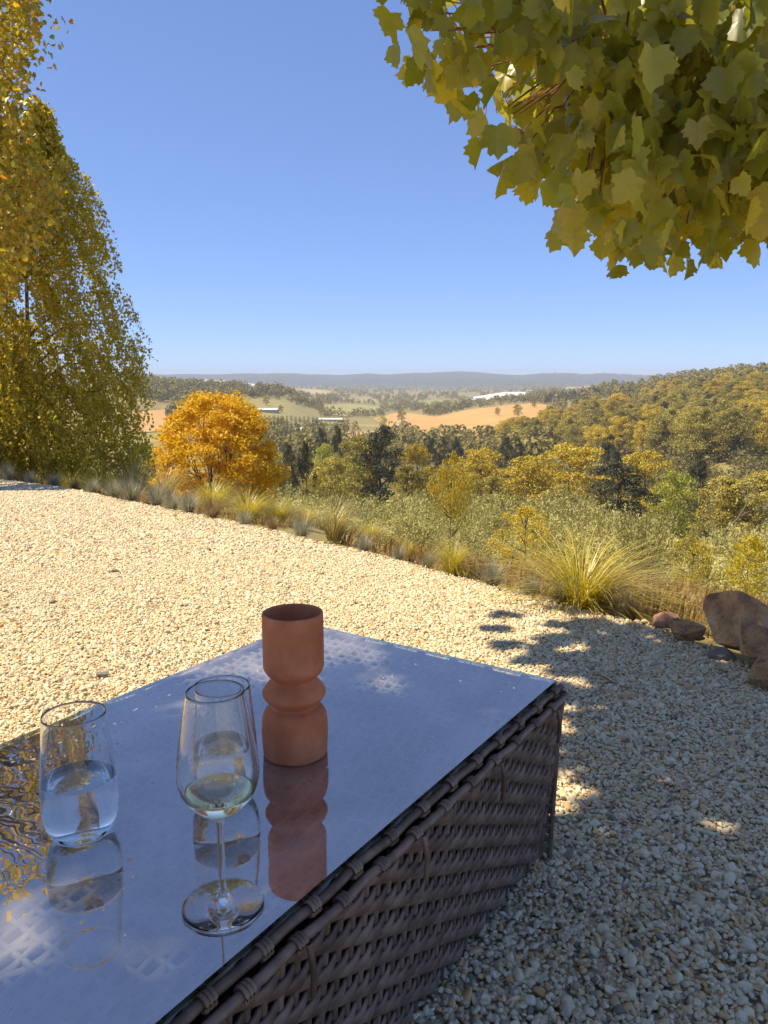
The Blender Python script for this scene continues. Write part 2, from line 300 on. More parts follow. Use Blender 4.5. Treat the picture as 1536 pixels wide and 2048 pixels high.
def zterr(x, y):
    x = np.asarray(x, float); y = np.asarray(y, float)
    r = np.hypot(x, y) + 1e-6; az = np.degrees(np.arctan2(x, y)); azc = np.clip(az, AZC[0], AZC[-1])
    re = np.interp(az, EAZ, ER); plane = zplane(y)
    ye = re * np.cos(np.radians(az)); ze = zplane(ye) - 0.02
    k = np.clip(np.searchsorted(AZC, azc) - 1, 0, len(AZC) - 2); f = (azc - AZC[k]) / (AZC[k + 1] - AZC[k]); f = f * f * (3 - 2 * f)
    lr = np.log(np.clip(r, 15, 9000)); q = np.clip(np.searchsorted(LR, lr) - 1, 0, len(LR) - 2); g = (lr - LR[q]) / (LR[q + 1] - LR[q])
    def col(i): return ZT[i, q] * (1 - g) + ZT[i, q + 1] * g
    def col0(i): return ZT[i, 0]
    far = col(k) * (1 - f) + col(k + 1) * f
    z15 = col0(k) * (1 - f) + col0(k + 1) * f
    near = ze + (z15 - ze) * np.clip((r - re) / np.maximum(15 - re, 1), 0, 1) ** 1.15
    z = np.where(r < re, plane - 0.02, np.where(r < 15, near, far))
    amp = np.clip((r - 20) / 200, 0, 1)
    z = z + amp * (vnoise(x / 90, y / 90, 1) * 1.2 + vnoise(x / 300, y / 300, 2) * np.clip(r / 600, 0, 4) * 1.3)
    ridge = np.exp(-((r - 7000) / 900) ** 2)
    z = z + ridge * (vnoise(az * 0.32, 0 * az, 5) * 14 + vnoise(az * 0.9, 0 * az, 6) * 7)
    back = np.clip((np.abs(az) - 55) / 40, 0, 1)
    return z * (1 - back) + np.minimum(plane - 0.02, 0) * back
rs = np.concatenate([np.linspace(0.4, 14, 60), np.geomspace(14.8, 9000, 150)])
azs = np.radians(np.concatenate([np.linspace(-180, -42, 24)[:-1], np.linspace(-42, 42, 170), np.linspace(42, 180, 24)[1:]]))
gx = rs[:, None] * np.sin(azs)[None]; gy = rs[:, None] * np.cos(azs)[None]; gz = zterr(gx, gy)
TV = np.stack([gx, gy, gz], -1).reshape(-1, 3); na = len(azs)
i = np.arange(len(rs) - 1)[:, None] * na; j = np.arange(na - 1)[None]
TF = np.stack([i + j, i + na + j, i + na + j + 1, i + j + 1], -1).reshape(-1, 4)
obj('terrain', mesh('terrain', TV, TF, [M['ground']], True), kind='structure', label='dry grassy hillside falling away to a wide valley')
BV = BVHTree.FromPolygons(TV.tolist(), TF.tolist())
def hit(px, py):
    d = ray(px, py).normalized(); h = BV.ray_cast(Vector((0, 0, CAMZ)), d, 20000)
    return h[0]
def gz_at(x, y):
    h = BV.ray_cast(Vector((x, y, 500)), Vector((0, 0, -1)), 2000); return h[0].z if h[0] else float(zterr(x, y))
def polar(px, r):                                             # ground point in the vertical plane of photo column px, r metres away
    a = math.atan((px - 768) / FPX * CT); x, y = r * math.sin(a), r * math.cos(a); return Vector((x, y, gz_at(x, y)))
def ztop(py, r): return CAMZ - r * math.tan(R(PITCH) + math.atan((py - 1024) / FPX))

# fields lying on the valley floor
FIELDS = [
 ('field', 'valley_green', [(642, 812), (700, 808), (768, 814), (745, 830), (690, 834), (645, 828)], [(.3, (.27, .25, .08)), (.7, (.34, .3, .1))]),
 ('field', 'pale_paddock', [(560, 776), (640, 780), (690, 788), (640, 792), (570, 786)], [(.3, (.4, .3, .12)), (.7, (.46, .34, .14))]),
 ('field', 'yellow_paddock', [(1120, 776), (1180, 772), (1215, 778), (1150, 784)], [(.3, (.36, .33, .1)), (.7, (.42, .38, .12))]),
 ('field', 'green_paddock', [(820, 806), (880, 800), (910, 808), (850, 815)], [(.3, (.22, .22, .07)), (.7, (.28, .27, .08))]),
 ('field', 'orange_pasture', [(745, 838), (800, 824), (870, 834), (935, 820), (1000, 813), (1060, 807), (1110, 812), (1132, 822), (1050, 850), (990, 880), (870, 880), (790, 864)], [(.3, (.5, .26, .075)), (.5, (.46, .28, .09)), (.7, (.54, .32, .105))]),
 ('field', 'green_pasture', [(430, 802), (520, 796), (600, 812), (640, 822), (640, 838), (540, 835), (440, 818)], [(.3, (.24, .21, .075)), (.7, (.3, .26, .09))]),
 ('field', 'orchard_floor', [(470, 834), (560, 830), (700, 838), (688, 860), (560, 860), (470, 850)], [(.3, (.2, .18, .07)), (.7, (.3, .26, .1))]),
 ('field', 'tan_pasture', [(262, 826), (330, 820), (340, 862), (262, 868)], [(.3, (.46, .25, .09)), (.7, (.48, .3, .12))]),
 ('field', 'far_green_field', [(676, 796), (740, 795), (762, 806), (700, 806)], [(.3, (.28, .24, .09)), (.7, (.33, .28, .1))]),
 ('field', 'tan_strip', [(690, 866), (760, 862), (790, 880), (700, 884)], [(.3, (.42, .26, .1)), (.7, (.46, .3, .12))]),
 ('crop_netting', 'white_netting', [(918, 800), (960, 793), (1010, 785), (1060, 785), (1082, 790), (1000, 797), (965, 804)], [(.3, (.7, .67, .62)), (.7, (.8, .77, .72))]),
 ('crop_netting', 'hill_netting', [(355, 758), (450, 761), (456, 767), (372, 763)], [(.3, (.6, .58, .5)), (.7, (.72, .7, .62))]),
 ('crop_netting', 'hill_netting_green', [(480, 765), (525, 770), (521, 777), (482, 772)], [(.3, (.55, .58, .5)), (.7, (.66, .68, .6))])]
for nm, mn, poly, stops in FIELDS:
    pts = []
    for a, b in zip(poly, poly[1:] + poly[:1]):
        for s in np.linspace(0, 1, 6)[:-1]:
            h = hit(a[0] + (b[0] - a[0]) * s, a[1] + (b[1] - a[1]) * s)
            if h is not None: pts.append(Vector((h.x, h.y)))
    n0 = len(pts); xs = [p.x for p in pts]; ys = [p.y for p in pts]; P2 = [(p.x, p.y) for p in pts]
    GX, GY = np.meshgrid(np.linspace(min(xs), max(xs), 22), np.linspace(min(ys), max(ys), 22)); ok = inpoly(GX, GY, P2)
    pts += [Vector((float(a), float(b))) for a, b in zip(GX[ok], GY[ok])]
    r = geometry.delaunay_2d_cdt(pts, [(k, (k + 1) % n0) for k in range(n0)], [], 1, 1e-3)
    off = 2.0 if nm == 'crop_netting' else 0.6
    V = [(p.x, p.y, gz_at(p.x, p.y) + off) for p in r[0]]; F = np.array([f for f in r[2] if len(f) == 3])
    obj(nm, mesh(nm, V, F, [surf(mn, stops, scale=.03, detail=8, rough=.95)], True), kind='structure')

# gravel terrace sheet
bound = [tuple(e) for e in EDGE] + [(4, 0.0), (5, -6), (-16, -6), (-16, 8)]
az_e = np.linspace(EAZ[0], EAZ[-1], 90); re_e = np.interp(az_e, EAZ, ER)
outline = [Vector((r_ * math.sin(R(a)), r_ * math.cos(R(a)))) for a, r_ in zip(az_e, re_e)] + [Vector((4.5, -1)), Vector((5, -6)), Vector((-16, -6))]
n0 = len(outline); P2 = [(p.x, p.y) for p in outline]
GX, GY = np.meshgrid(np.arange(-15.5, 4.8, .3), np.arange(-4.6, 12, .3)); ok = inpoly(GX, GY, P2)
r = geometry.delaunay_2d_cdt(outline + [Vector((float(a), float(b))) for a, b in zip(GX[ok], GY[ok])], [(k, (k + 1) % n0) for k in range(n0)], [], 1, 1e-4)
obj('gravel_terrace', mesh('gravel_terrace', [(p.x, p.y, float(zplane(p.y))) for p in r[0]], np.array([f for f in r[2] if len(f) == 3]), [M['gravelbed']], True), kind='structure', label='pale gravel terrace beside the low table')

# ------------------------------------------------------------------ loose gravel (uncountable): pebbles instanced on points
rng = np.random.default_rng(7)
def gravel_points(r0, r1, dens, smin, smax, lift):
    area = (r1 * r1 - r0 * r0) / 2 * math.radians(86); n = int(area * dens)
    r_ = np.sqrt(rng.uniform(r0 * r0, r1 * r1, n)); a = np.radians(rng.uniform(-43, 43, n)); x = r_ * np.sin(a); y = r_ * np.cos(a)
    re = np.interp(np.degrees(a), EAZ, ER) + rng.normal(0, .035, n) + .01
    k = r_ < re; x, y = x[k], y[k]; n = len(x); s = rng.uniform(smin, smax, n) * (1 + .9 * (rng.random(n) < .04))
    return np.stack([x, y, zplane(y) + rng.uniform(0, lift, n)], 1), s
parts = [gravel_points(.35, 2.3, 23000, .003, .0057, .008), gravel_points(2.3, 4.4, 15500, .0035, .0062, .006), gravel_points(4.4, 12, 4200, .005, .0092, .005)]
GP = np.concatenate([p[0] for p in parts]); GSZ = np.concatenate([p[1] for p in parts]); n = len(GP)
me = bpy.data.meshes.new('gravel'); me.vertices.add(n); me.vertices.foreach_set('co', GP.astype(np.float32).ravel())
def fattr(me, name, typ, data):
    a = me.attributes.new(name, typ, 'POINT'); a.data.foreach_set('vector' if typ == 'FLOAT_VECTOR' else 'value', np.ascontiguousarray(data).ravel())
fattr(me, 'rot', 'FLOAT_VECTOR', np.stack([rng.normal(0, .5, n), rng.normal(0, .5, n), rng.uniform(0, 6.28, n)], 1).astype(np.float32))
fattr(me, 'scl', 'FLOAT_VECTOR', (GSZ[:, None] * np.stack([rng.uniform(.9, 1.45, n), rng.uniform(.75, 1.05, n), rng.uniform(.42, .7, n)], 1)).astype(np.float32))
fattr(me, 'pick', 'INT', rng.integers(0, 6, n).astype(np.int32))
gro = obj('gravel', me, kind='stuff', label='loose cream and tan pebbles covering the terrace')
ng = bpy.data.node_groups.new('pebbles', 'GeometryNodeTree')
ng.interface.new_socket('Geometry', in_out='INPUT', socket_type='NodeSocketGeometry'); ng.interface.new_socket('Geometry', in_out='OUTPUT', socket_type='NodeSocketGeometry')
gi = ng.nodes.new('NodeGroupInput'); go = ng.nodes.new('NodeGroupOutput'); g2i = ng.nodes.new('GeometryNodeGeometryToInstance')
for k in range(6):
    ico = ng.nodes.new('GeometryNodeMeshIcoSphere'); ico.inputs['Radius'].default_value = 1; ico.inputs['Subdivisions'].default_value = 2
    sp = ng.nodes.new('GeometryNodeSetPosition'); nz = ng.nodes.new('ShaderNodeTexNoise'); nz.noise_dimensions = '4D'; nz.inputs['W'].default_value = k * 7.3; nz.inputs['Scale'].default_value = .9; nz.inputs['Detail'].default_value = 1
    vs = ng.nodes.new('ShaderNodeVectorMath'); vs.operation = 'SUBTRACT'; vs.inputs[1].default_value = (.5, .5, .5)
    vm = ng.nodes.new('ShaderNodeVectorMath'); vm.operation = 'SCALE'; vm.inputs['Scale'].default_value = 1.3
    ng.links.new(nz.outputs['Color'], vs.inputs[0]); ng.links.new(vs.outputs[0], vm.inputs[0]); ng.links.new(vm.outputs[0], sp.inputs['Offset'])
    ss = ng.nodes.new('GeometryNodeSetShadeSmooth'); sm = ng.nodes.new('GeometryNodeSetMaterial'); sm.inputs['Material'].default_value = M['pebble']
    ng.links.new(ico.outputs[0], sp.inputs['Geometry']); ng.links.new(sp.outputs[0], ss.inputs[0]); ng.links.new(ss.outputs[0], sm.inputs[0]); ng.links.new(sm.outputs[0], g2i.inputs[0])
iop = ng.nodes.new('GeometryNodeInstanceOnPoints'); iop.inputs['Pick Instance'].default_value = True
def na_(name, typ):
    a = ng.nodes.new('GeometryNodeInputNamedAttribute'); a.data_type = typ; a.inputs['Name'].default_value = name; return a.outputs['Attribute']
e2r = ng.nodes.new('FunctionNodeEulerToRotation'); ng.links.new(na_('rot', 'FLOAT_VECTOR'), e2r.inputs[0])
ng.links.new(gi.outputs[0], iop.inputs['Points']); ng.links.new(g2i.outputs[0], iop.inputs['Instance']); ng.links.new(na_('pick', 'INT'), iop.inputs['Instance Index'])
ng.links.new(e2r.outputs[0], iop.inputs['Rotation']); ng.links.new(na_('scl', 'FLOAT_VECTOR'), iop.inputs['Scale']); ng.links.new(iop.outputs[0], go.inputs[0])
gm = gro.modifiers.new('pebbles', 'NODES'); gm.node_group = ng

# ------------------------------------------------------------------ rocks and loose stones
def rock_mesh(seed, mat, sub=5, cuts=26, rough=.03):
    import bmesh
    bm = bmesh.new(); bmesh.ops.create_icosphere(bm, subdivisions=sub, radius=1); rr = np.random.default_rng(seed)
    V = np.array([v.co[:] for v in bm.verts])
    for _ in range(cuts):
        d = unit(rr.normal(size=3)); k = rr.uniform(.46, .78); s = V @ d; V = V - np.maximum(s - k, 0)[:, None] * d[None] * .97
    for o_, a in ((1.5, .8), (4, .35), (9, .15)):
        V = V * (1 + rough * a * 2 * (vnoise(V[:, 0] * o_ + seed, V[:, 1] * o_ + V[:, 2] * o_ * 1.7, seed))[:, None])
    F = np.array([[v.index for v in f.verts] for f in bm.faces]); bm.free()
    return mesh('rock', V, F, [mat], True)
ROCKS = [  # px, py of the foot, half sizes, rotation, seed, material, label
 (1512, 1318, (.205, .15, .155), 12, .085, 3, 'rock', 'largest brown ironstone boulder standing at the gravel edge'),
 (1536, 1348, (.14, .1, .085), 30, .065, 5, 'rock', 'orange-edged boulder leaning in front of the largest boulder'),
 (1385, 1288, (.09, .07, .06), -20, .03, 8, 'rock', 'dark low rock wedged left of the largest boulder'),
 (1334, 1262, (.08, .06, .055), 10, .03, 11, 'rockpink', 'small pinkish rock beside the big rush clump, leftmost rock'),
 (1560, 1385, (.09, .08, .085), 40, .03, 14, 'rock', 'rounded brown rock at the right picture edge, nearest rock'),
 (1452, 1325, (.07, .05, .035), -10, .008, 17, 'stone', 'flat grey stone at the foot of the largest boulder')]
for px, py, s, rz, lift, seed, mt, lab in ROCKS:
    g = onplane(px, py); obj('boulder' if s[0] > .1 else 'rock', rock_mesh(seed, M[mt]), loc=(g[0], g[1] + s[1] * .6, float(zplane(g[1])) + lift), rot=(R(seed * 7 % 20 - 10), R(seed * 5 % 16 - 8), R(rz)), scale=s, label=lab, cat='rock', group='rocks edging the gravel')
STONES = [(232, 1146, .026, 'pale grey stone alone in the middle of the sunny gravel'), (105, 1208, .02, 'dark flat stone on the sunny gravel at the far left'), (205, 1357, .024, 'tan flat stone on the gravel above the left tumbler'),
          (180, 1360, .014, 'small grey stone just left of the tan flat stone'), (1200, 1445, .016, 'grey stone in the sun patch right of the table corner'), (372, 1213, .016, 'small brown stone left of the vase on sunny gravel'),
          (298, 1117, .014, 'small dark stone far out on the gravel near the grasses'), (1398, 1282, .018, 'dark chip of stone in front of the dark low rock')]
stone_me = [rock_mesh(s, M['stone'], 3, 9, .06) for s in (31, 37, 41)]
for k, (px, py, s, lab) in enumerate(STONES):
    g = onplane(px, py); obj('loose_stone', stone_me[k % 3], loc=(g[0], g[1], float(zplane(g[1])) + s * .4), rot=(0, .2, k * 1.3), scale=(s * 1.1, s * .8, s * .6), label=lab, cat='stone', group='loose stones lying on the gravel')

for (x0, y0), (x1, y1), lab in [((1185, 1360), (1262, 1384), 'thin fallen twig on the gravel beyond the table corner'), ((1215, 1378), (1190, 1392), 'short broken twig beside the table corner'), ((1380, 1262), (1428, 1278), 'dry twig lying by the dark low rock')]:
    a, b = onplane(x0, y0), onplane(x1, y1); t_ = np.linspace(0, 1, 7); P = np.stack([a[0] + (b[0] - a[0]) * t_, a[1] + (b[1] - a[1]) * t_ + .006 * np.sin(t_ * 5), zplane(a[1]) + .017 + .004 * np.sin(t_ * 7)], 1)
    obj('fallen_twig', mesh('fallen_twig', *tube(P, np.linspace(.003, .0015, 7), 6), [M['twig']], True), label=lab, cat='twig', group='twigs on the gravel')
# ------------------------------------------------------------------ grasses along the gravel edge
def tussock(seed, n, length, spread, width, mat, droop=1.0, lean=(0, 0), segs=5):
    g = np.random.default_rng(seed); a = g.uniform(0, 2 * np.pi, n); tilt = np.abs(g.normal(0, spread, n)); L = length * g.uniform(.55, 1.1, n)
    base = np.stack([np.cos(a), np.sin(a), 0 * a], 1) * (g.uniform(0, .14, n) * length)[:, None]
    hd = np.stack([np.cos(a) + lean[0], np.sin(a) + lean[1]], 1); hl = np.linalg.norm(hd, axis=1)[:, None]; hd /= hl
    ang = tilt.copy(); P = base.copy(); rows = [P.copy()]; side = np.stack([-hd[:, 1], hd[:, 0], 0 * a], 1)
    for s in range(segs):
        ang = np.minimum(ang + droop * (.12 + .25 * (s / segs)) * g.uniform(.5, 1.4, n), 2.05); st = (L / segs)[:, None]
        P = P + st * np.concatenate([hd * np.sin(ang)[:, None], np.cos(ang)[:, None]], 1); rows.append(P.copy())
    V = []; 
    for s, row in enumerate(rows):
        wd = width * (1 - (s / segs) ** 1.6) * .5 + width * .03
        V += [row - side * wd, row + side * wd]
    V = np.stack(V, 1).reshape(-1, 3); k = 2 * (segs + 1); b = np.arange(n)[:, None] * k; s = np.arange(segs)[None] * 2
    F = np.stack([b + s, b + s + 1, b + s + 3, b + s + 2], -1).reshape(-1, 4)
    V[:, 2] = np.maximum(V[:, 2], -.03 * length - .01)
    return mesh('grass_clump', V, F, [mat], True)
rush = [tussock(50 + k, 760, 1.0, .62, .007, M['rush'], 1.5, (.45, 0)) for k in range(2)]
paler = tussock(60, 260, 1.0, .38, .011, M['silverrush'], 1.0, (.7, 0))
fesc = [tussock(70 + k, 420, 1.0, .62, .014, M['fescue'], .55, segs=3) for k in range(3)]; fescd = tussock(80, 420, 1.0, .62, .014, M['fescuedry'], .55, segs=3)
def grass(px, py, h, kind, lab, back=.03, rz=0, sx=1.0):
    g = onplane(px, py); d = unit(g); x, y = g + d * back; z = float(zterr(x, y)) + .02
    z = max(z, gz_at(x, y))
    m = {'r': rush[int(px) % 2], 's': paler, 'f': fesc[int(px) % 3], 'd': fescd}[kind]
    dist = math.hypot(x, y); H = h / FPX * dist * (.98 if kind in 'rs' else .95)
    obj('rush_clump' if kind in 'rs' else 'fescue_tuft', m, loc=(x, y, z - .005), rot=(0, 0, rz), scale=(H * sx, H * sx, H), label=lab, cat='grass', group='rush clumps along the gravel edge' if kind in 'rs' else 'fescue tufts along the gravel edge')
RUSH = [(1165, 1222, 215, 'r', 'largest green-gold rush clump spilling toward the rocks', .22, 1.4), (905, 1140, 110, 'r', 'green rush clump at the gravel edge left of the largest one', .12, .9),
        (670, 1078, 120, 's', 'silvery seeding rush clump in the middle of the gravel edge', .15, .95), (815, 1112, 62, 'r', 'small rush clump between the silvery clump and green clump', .2, .7),
        (500, 1040, 100, 'r', 'rush clump in front of the golden maple, right side', .3, 1.1), (425, 1018, 105, 'r', 'rush clump in front of the golden maple, left side', .35, 1.05),
        (555, 1046, 85, 'r', 'rush clump right of the golden maple', .5, 1.0), (330, 992, 95, 's', 'pale seeding rush clump left of the golden maple', .5, 1.0), (268, 975, 110, 's', 'straw-coloured rush clump between birch and golden maple', .6, .9),
        (205, 962, 85, 'r', 'rush clump below the right skirt of the birch', .7, 1.1), (140, 955, 75, 'r', 'rush clump below the middle of the birch', .7, 1.1), (85, 945, 80, 's', 'pale rush clump below the left of the birch', .9, .8),
        (25, 938, 75, 'r', 'rush clump at the left picture edge', .9, 1.2), (740, 1075, 70, 'r', 'rush clump behind the silvery clump', 1.2, 1.0), (610, 1055, 70, 'r', 'thin rush clump left of the silvery clump', .9, .9)]
for k, (px, py, h, kd, lab, bk, sx) in enumerate(RUSH): grass(px, py, h, kd, lab, bk, (k * .37) % .6 - .3, sx)
FESC = [(12, 962, 36, 'f', 'below the leftmost rush clump'), (60, 966, 26, 'f', 'second along the edge from the left'), (110, 972, 28, 'f', 'third along the edge from the left'), (150, 980, 24, 'd', 'straw tinted, below the birch'),
        (185, 988, 30, 'f', 'below the right skirt of the birch'), (225, 996, 38, 'f', 'left of the larger pair'), (262, 1004, 48, 'f', 'large, left one of the larger pair'), (312, 1014, 50, 'f', 'large, right one of the larger pair'), (345, 1022, 40, 'f', 'grey, just past the larger pair'),
        (378, 1028, 46, 'f', 'grey-blue, left of the tan tuft'), (425, 1040, 48, 'd', 'tan and dry, in front of the golden maple'), (490, 1054, 34, 'f', 'grey, right of the tan tuft'), (545, 1064, 34, 'd', 'straw grey, left of the bluest tuft'),
        (603, 1078, 48, 'f', 'bluest and fullest, left of the silvery rush'), (728, 1104, 40, 'f', 'right of the silvery rush'), (798, 1124, 36, 'f', 'small, above the sunny gravel middle'), (855, 1138, 38, 'f', 'small, left of the green rush clump'),
        (985, 1172, 62, 'f', 'full grey, right of the green rush clump'), (1060, 1196, 52, 'f', 'at the left foot of the largest rush'), (1120, 1208, 48, 'f', 'under the front of the largest rush'), (1262, 1240, 48, 'd', 'sparse straw, between the largest rush and the rocks')]
for k, (px, py, h, kd, d) in enumerate(FESC): grass(px, py - 3, h * 1.15, kd, 'fescue tuft at the gravel edge, ' + d, .04, k * 1.1)

# dry grass on the slope below the terrace (uncountable)
g = np.random.default_rng(5); n = 26000
rr_ = .25 + g.uniform(0, 1, n) ** 1.7 * 50; az_ = g.uniform(-36, 40, n); re_ = np.interp(az_, EAZ, ER); r_ = re_ + .12 + rr_
x = r_ * np.sin(np.radians(az_)); y = r_ * np.cos(np.radians(az_)); z = zterr(x, y)
keep = (vnoise(x * .45, y * .45, 3) > .05) | ((x > .8) & (r_ < 12) & (vnoise(x * 1.3, y * 1.3, 4) > -.35)); x, y, z, r_ = x[keep], y[keep], z[keep], r_[keep]; n = len(x)
L = (.05 + .10 * g.random(n)) * (1 + r_ / 60) * (1 + .5 * vnoise(x * .5, y * .5, 9)); wd = .0035 * (1 + r_ / 7); a = g.uniform(0, 6.28, n); ln = g.normal(0, .4, (n, 2)); ln[:, 0] += .25
b0 = np.stack([x, y, z - .02], 1); sd_ = np.stack([np.cos(a), np.sin(a), 0 * a], 1) * wd[:, None]; mid = b0 + np.stack([ln[:, 0] * .3, ln[:, 1] * .3, np.ones(n) * .6], 1) * L[:, None]; tip = b0 + np.stack([ln[:, 0] * .9, ln[:, 1] * .9, np.ones(n)], 1) * L[:, None]
V = np.stack([b0 - sd_, b0 + sd_, mid + sd_ * .7, mid - sd_ * .7, tip], 1).reshape(-1, 3); b = np.arange(n)[:, None] * 5
obj('dry_grass', mesh('dry_grass', V, [np.concatenate([b + np.array([[3, 2, 4]])]), np.concatenate([b + np.array([[0, 1, 2, 3]])])], [M['drygrass']]), kind='stuff', label='orange and straw dry grass on the slope below')

# ------------------------------------------------------------------ tree builders
def crown_tree(seed, profile, base, nclump, csize, nleaf, lsize, leafmat, barkmat, trunk_r=.022, flat=.7, topbias=.5, nlimb=14, aspect=.6, lean=.0, hollow=.55):
    """unit-high tree, crown radius 0.5 at its widest; returns (trunk mesh, crown mesh)"""
    g = np.random.default_rng(seed); t = g.random(nclump) ** .85; a = g.uniform(0, 2 * np.pi, nclump)
    R_ = np.array([profile(q) for q in t]) * .5; rad = R_ * np.sqrt(g.uniform(.08, 1, nclump)) * (1 - csize * .6)
    cc = np.stack([np.cos(a) * rad, np.sin(a) * rad, base + (1 - base - csize * .3) * t], 1)
    cs = csize * g.uniform(.55, 1.1, nclump) * (.5 + .5 * R_ / max(R_.max(), 1e-6))
    which = g.integers(0, nclump, nleaf); d = unit(g.normal(size=(nleaf, 3))); up = g.random(nleaf) < topbias; d[up, 2] = np.abs(d[up, 2])
    rad_ = cs[which] * (hollow + (1 - hollow) * g.random(nleaf) ** .6) * g.uniform(.85, 1.2, nleaf)
    P = cc[which] + d * rad_[:, None] * np.array([1, 1, flat])
    V, F = leaf_quads(P, lsize * g.uniform(.6, 1.3, nleaf), d + g.normal(size=(nleaf, 3)) * .55, g, aspect)
    crown = mesh('crown', V, F, [leafmat])
    mb = MB(); k = 7; tz = np.linspace(-.03, base + (1 - base) * .72, k); wob = np.cumsum(g.normal(0, .012, (k, 2)), 0); wob[0] = 0; wob[:, 0] += lean * np.linspace(0, 1, k)
    TP = np.stack([wob[:, 0], wob[:, 1], tz], 1); mb.add(*tube(TP, trunk_r * np.linspace(1, .3, k), 7))
    for q in g.choice(nclump, min(nlimb, nclump), replace=False):
        c = cc[q]; s = np.interp(max(c[2] - .18, base * .7), tz, np.arange(k)); s0 = TP[int(s)] * (1 - s % 1) + TP[min(int(s) + 1, k - 1)] * (s % 1)
        m_ = (s0 + c) / 2 + np.array([0, 0, -.02]); mb.add(*tube([s0, m_, c], [trunk_r * .45, trunk_r * .3, trunk_r * .12], 5))
    return mb.mesh('trunk', [barkmat], True), crown
def dome(q): return math.sqrt(max(0, 1 - (q * 1.02 - .25) ** 2 / .62)) if q < .97 else .2
def cone(q): return (1 - q) ** .8 * .95 + .1
def pinep(q): return min(1, 1.25 * (1 - q) ** .55) * (.75 + .25 * math.sin(q * 19) ** 2)
def col_(q): return (1 - q ** 2.5) * .9 + .1
def ball(q): return math.sqrt(max(.03, 1 - (2 * q - 1) ** 2))
PROTO = {
 'gum': [crown_tree(100 + s, dome, .2, 46, .18, 6500, .036, M['gum'], M['palebark'], .022, .62, .75) for s in range(3)],
 'goldgum': [crown_tree(110 + s, dome, .18, 42, .18, 6500, .036, M['gumgold'], M['palebark'], .022, .62, .8) for s in range(2)],
 'pine': [crown_tree(120 + s, pinep, .1, 80, .13, 7500, .034, M['pine'], M['bark'], .025, .6, .7, aspect=.4) for s in range(2)],
 'conifer': [crown_tree(130 + s, col_, .12, 60, .13, 6000, .036, M['pine'], M['bark'], .022, .9, .6, aspect=.4) for s in range(2)],
 'green': [crown_tree(140 + s, ball, .06, 50, .17, 6000, .034, M['green'], M['bark'], .02, .85, .6) for s in range(2)],
 'bush': [crown_tree(150, ball, .02, 60, .15, 4200, .034, M['bush'], M['bark'], .02, .9, .7)],
 'olive': [crown_tree(155, ball, .02, 60, .15, 5200, .028, M['gumgold'], M['bark'], .02, .9, .6)],
 'slender': [crown_tree(160, dome, .5, 26, .2, 4200, .03, M['gumgold'], M['bark'], .016, .9, .5)],
}
def feather(seed, n, mat):                                    # airy shrub: many rising plumes
    g = np.random.default_rng(seed); mb = MB(); Vs = []; leaves = []; along = []
    for k in range(n):
        a = g.uniform(0, 6.28); tl = abs(g.normal(0, .42)); L = g.uniform(.55, 1.0); d = np.array([math.cos(a) * math.sin(tl), math.sin(a) * math.sin(tl), math.cos(tl)])
        b0 = np.array([math.cos(a), math.sin(a), 0]) * g.uniform(0, .12); s = np.linspace(0, 1, 6)[:, None]; bend = np.array([math.cos(a), math.sin(a), -.4]) * .16
        P = b0 + d * s * L + bend * s ** 2 * L; mb.add(*tube(P, .008 * (1 - s[:, 0] * .8), 4))
        m = int(190 * L); q = g.uniform(.22, 1.02, m)[:, None]; c = b0 + d * q * L + bend * q ** 2 * L
        c = c + g.normal(size=(m, 3)) * (.075 * (1.1 - q * .6)); leaves.append(c); along.append(np.tile(d, (m, 1)) + g.normal(size=(m, 3)) * .4)
    P = np.concatenate(leaves); A = np.concatenate(along); V, F = leaf_quads(P, .045 * g.uniform(.6, 1.3, len(P)), g.normal(size=(len(P), 3)), g, .42, A)
    return mb.mesh('trunk', [M['bark']], True), mesh('crown', V, F, [mat])
PROTO['wattle'] = [feather(200 + k, 42, M['wattle']) for k in range(3)]
PROTO['wattletree'] = [feather(210, 34, M['wattle'])]
def dead(seed):
    g = np.random.default_rng(seed); mb = MB()
    def grow(p, d, L, r, lev):
        k = 5; P = [p]; 
        for s in range(k): d = unit(d + g.normal(0, .16, 3)); p = p + d * L / k; P.append(p)
        mb.add(*tube(P, np.linspace(r, r * .45, k + 1), 5))
        if lev:
            for _ in range(4): q = P[g.integers(2, k + 1)]; grow(q, unit(d + g.normal(0, .55, 3) + [0, 0, .15]), L * .58, r * .45, lev - 1)
    grow(np.array([0, 0, -.03]), np.array([.1, 0, 1.]), .55, .02, 3); return mb.mesh('trunk', [M['palebark']], True)
DEAD = dead(3)
CATS = {'gum': 'tree', 'goldgum': 'tree', 'pine': 'tree', 'conifer': 'tree', 'green': 'tree', 'bush': 'shrub', 'olive': 'shrub', 'slender': 'tree', 'wattle': 'shrub', 'wattletree': 'tree'}
NAMES = {'gum': 'gum_tree', 'goldgum': 'gum_tree', 'pine': 'pine_tree', 'conifer': 'conifer_tree', 'green': 'leafy_tree', 'bush': 'golden_bush', 'olive': 'olive_bush', 'slender': 'slender_tree', 'wattle': 'wattle_shrub', 'wattletree': 'wattle_tree'}
cnt = [0]
def tree(kind, px, r, py_top, wpx, label, group):
    if kind == 'wattle': py_top += (-20 if px < 1300 else 14) + (22 if r < 30 else 0) + (cnt[0] * 37 % 11 - 5) * 6
    b = polar(px, r); H = ztop(py_top, r) - b.z; W = wpx * 1.22 / FPX * r; H = max(H, W * .35)
    t, c = PROTO[kind][cnt[0] % len(PROTO[kind])]; cnt[0] += 1
    e = obj(NAMES[kind], None, label=label, cat=CATS[kind], group=group, loc=(b.x, b.y, b.z), rot=(0, 0, cnt[0] * 2.4)); e.empty_display_size = .5
    e.scale = (W, W, H)
    obj('trunk', t, e); obj('crown', c, e)
    return e
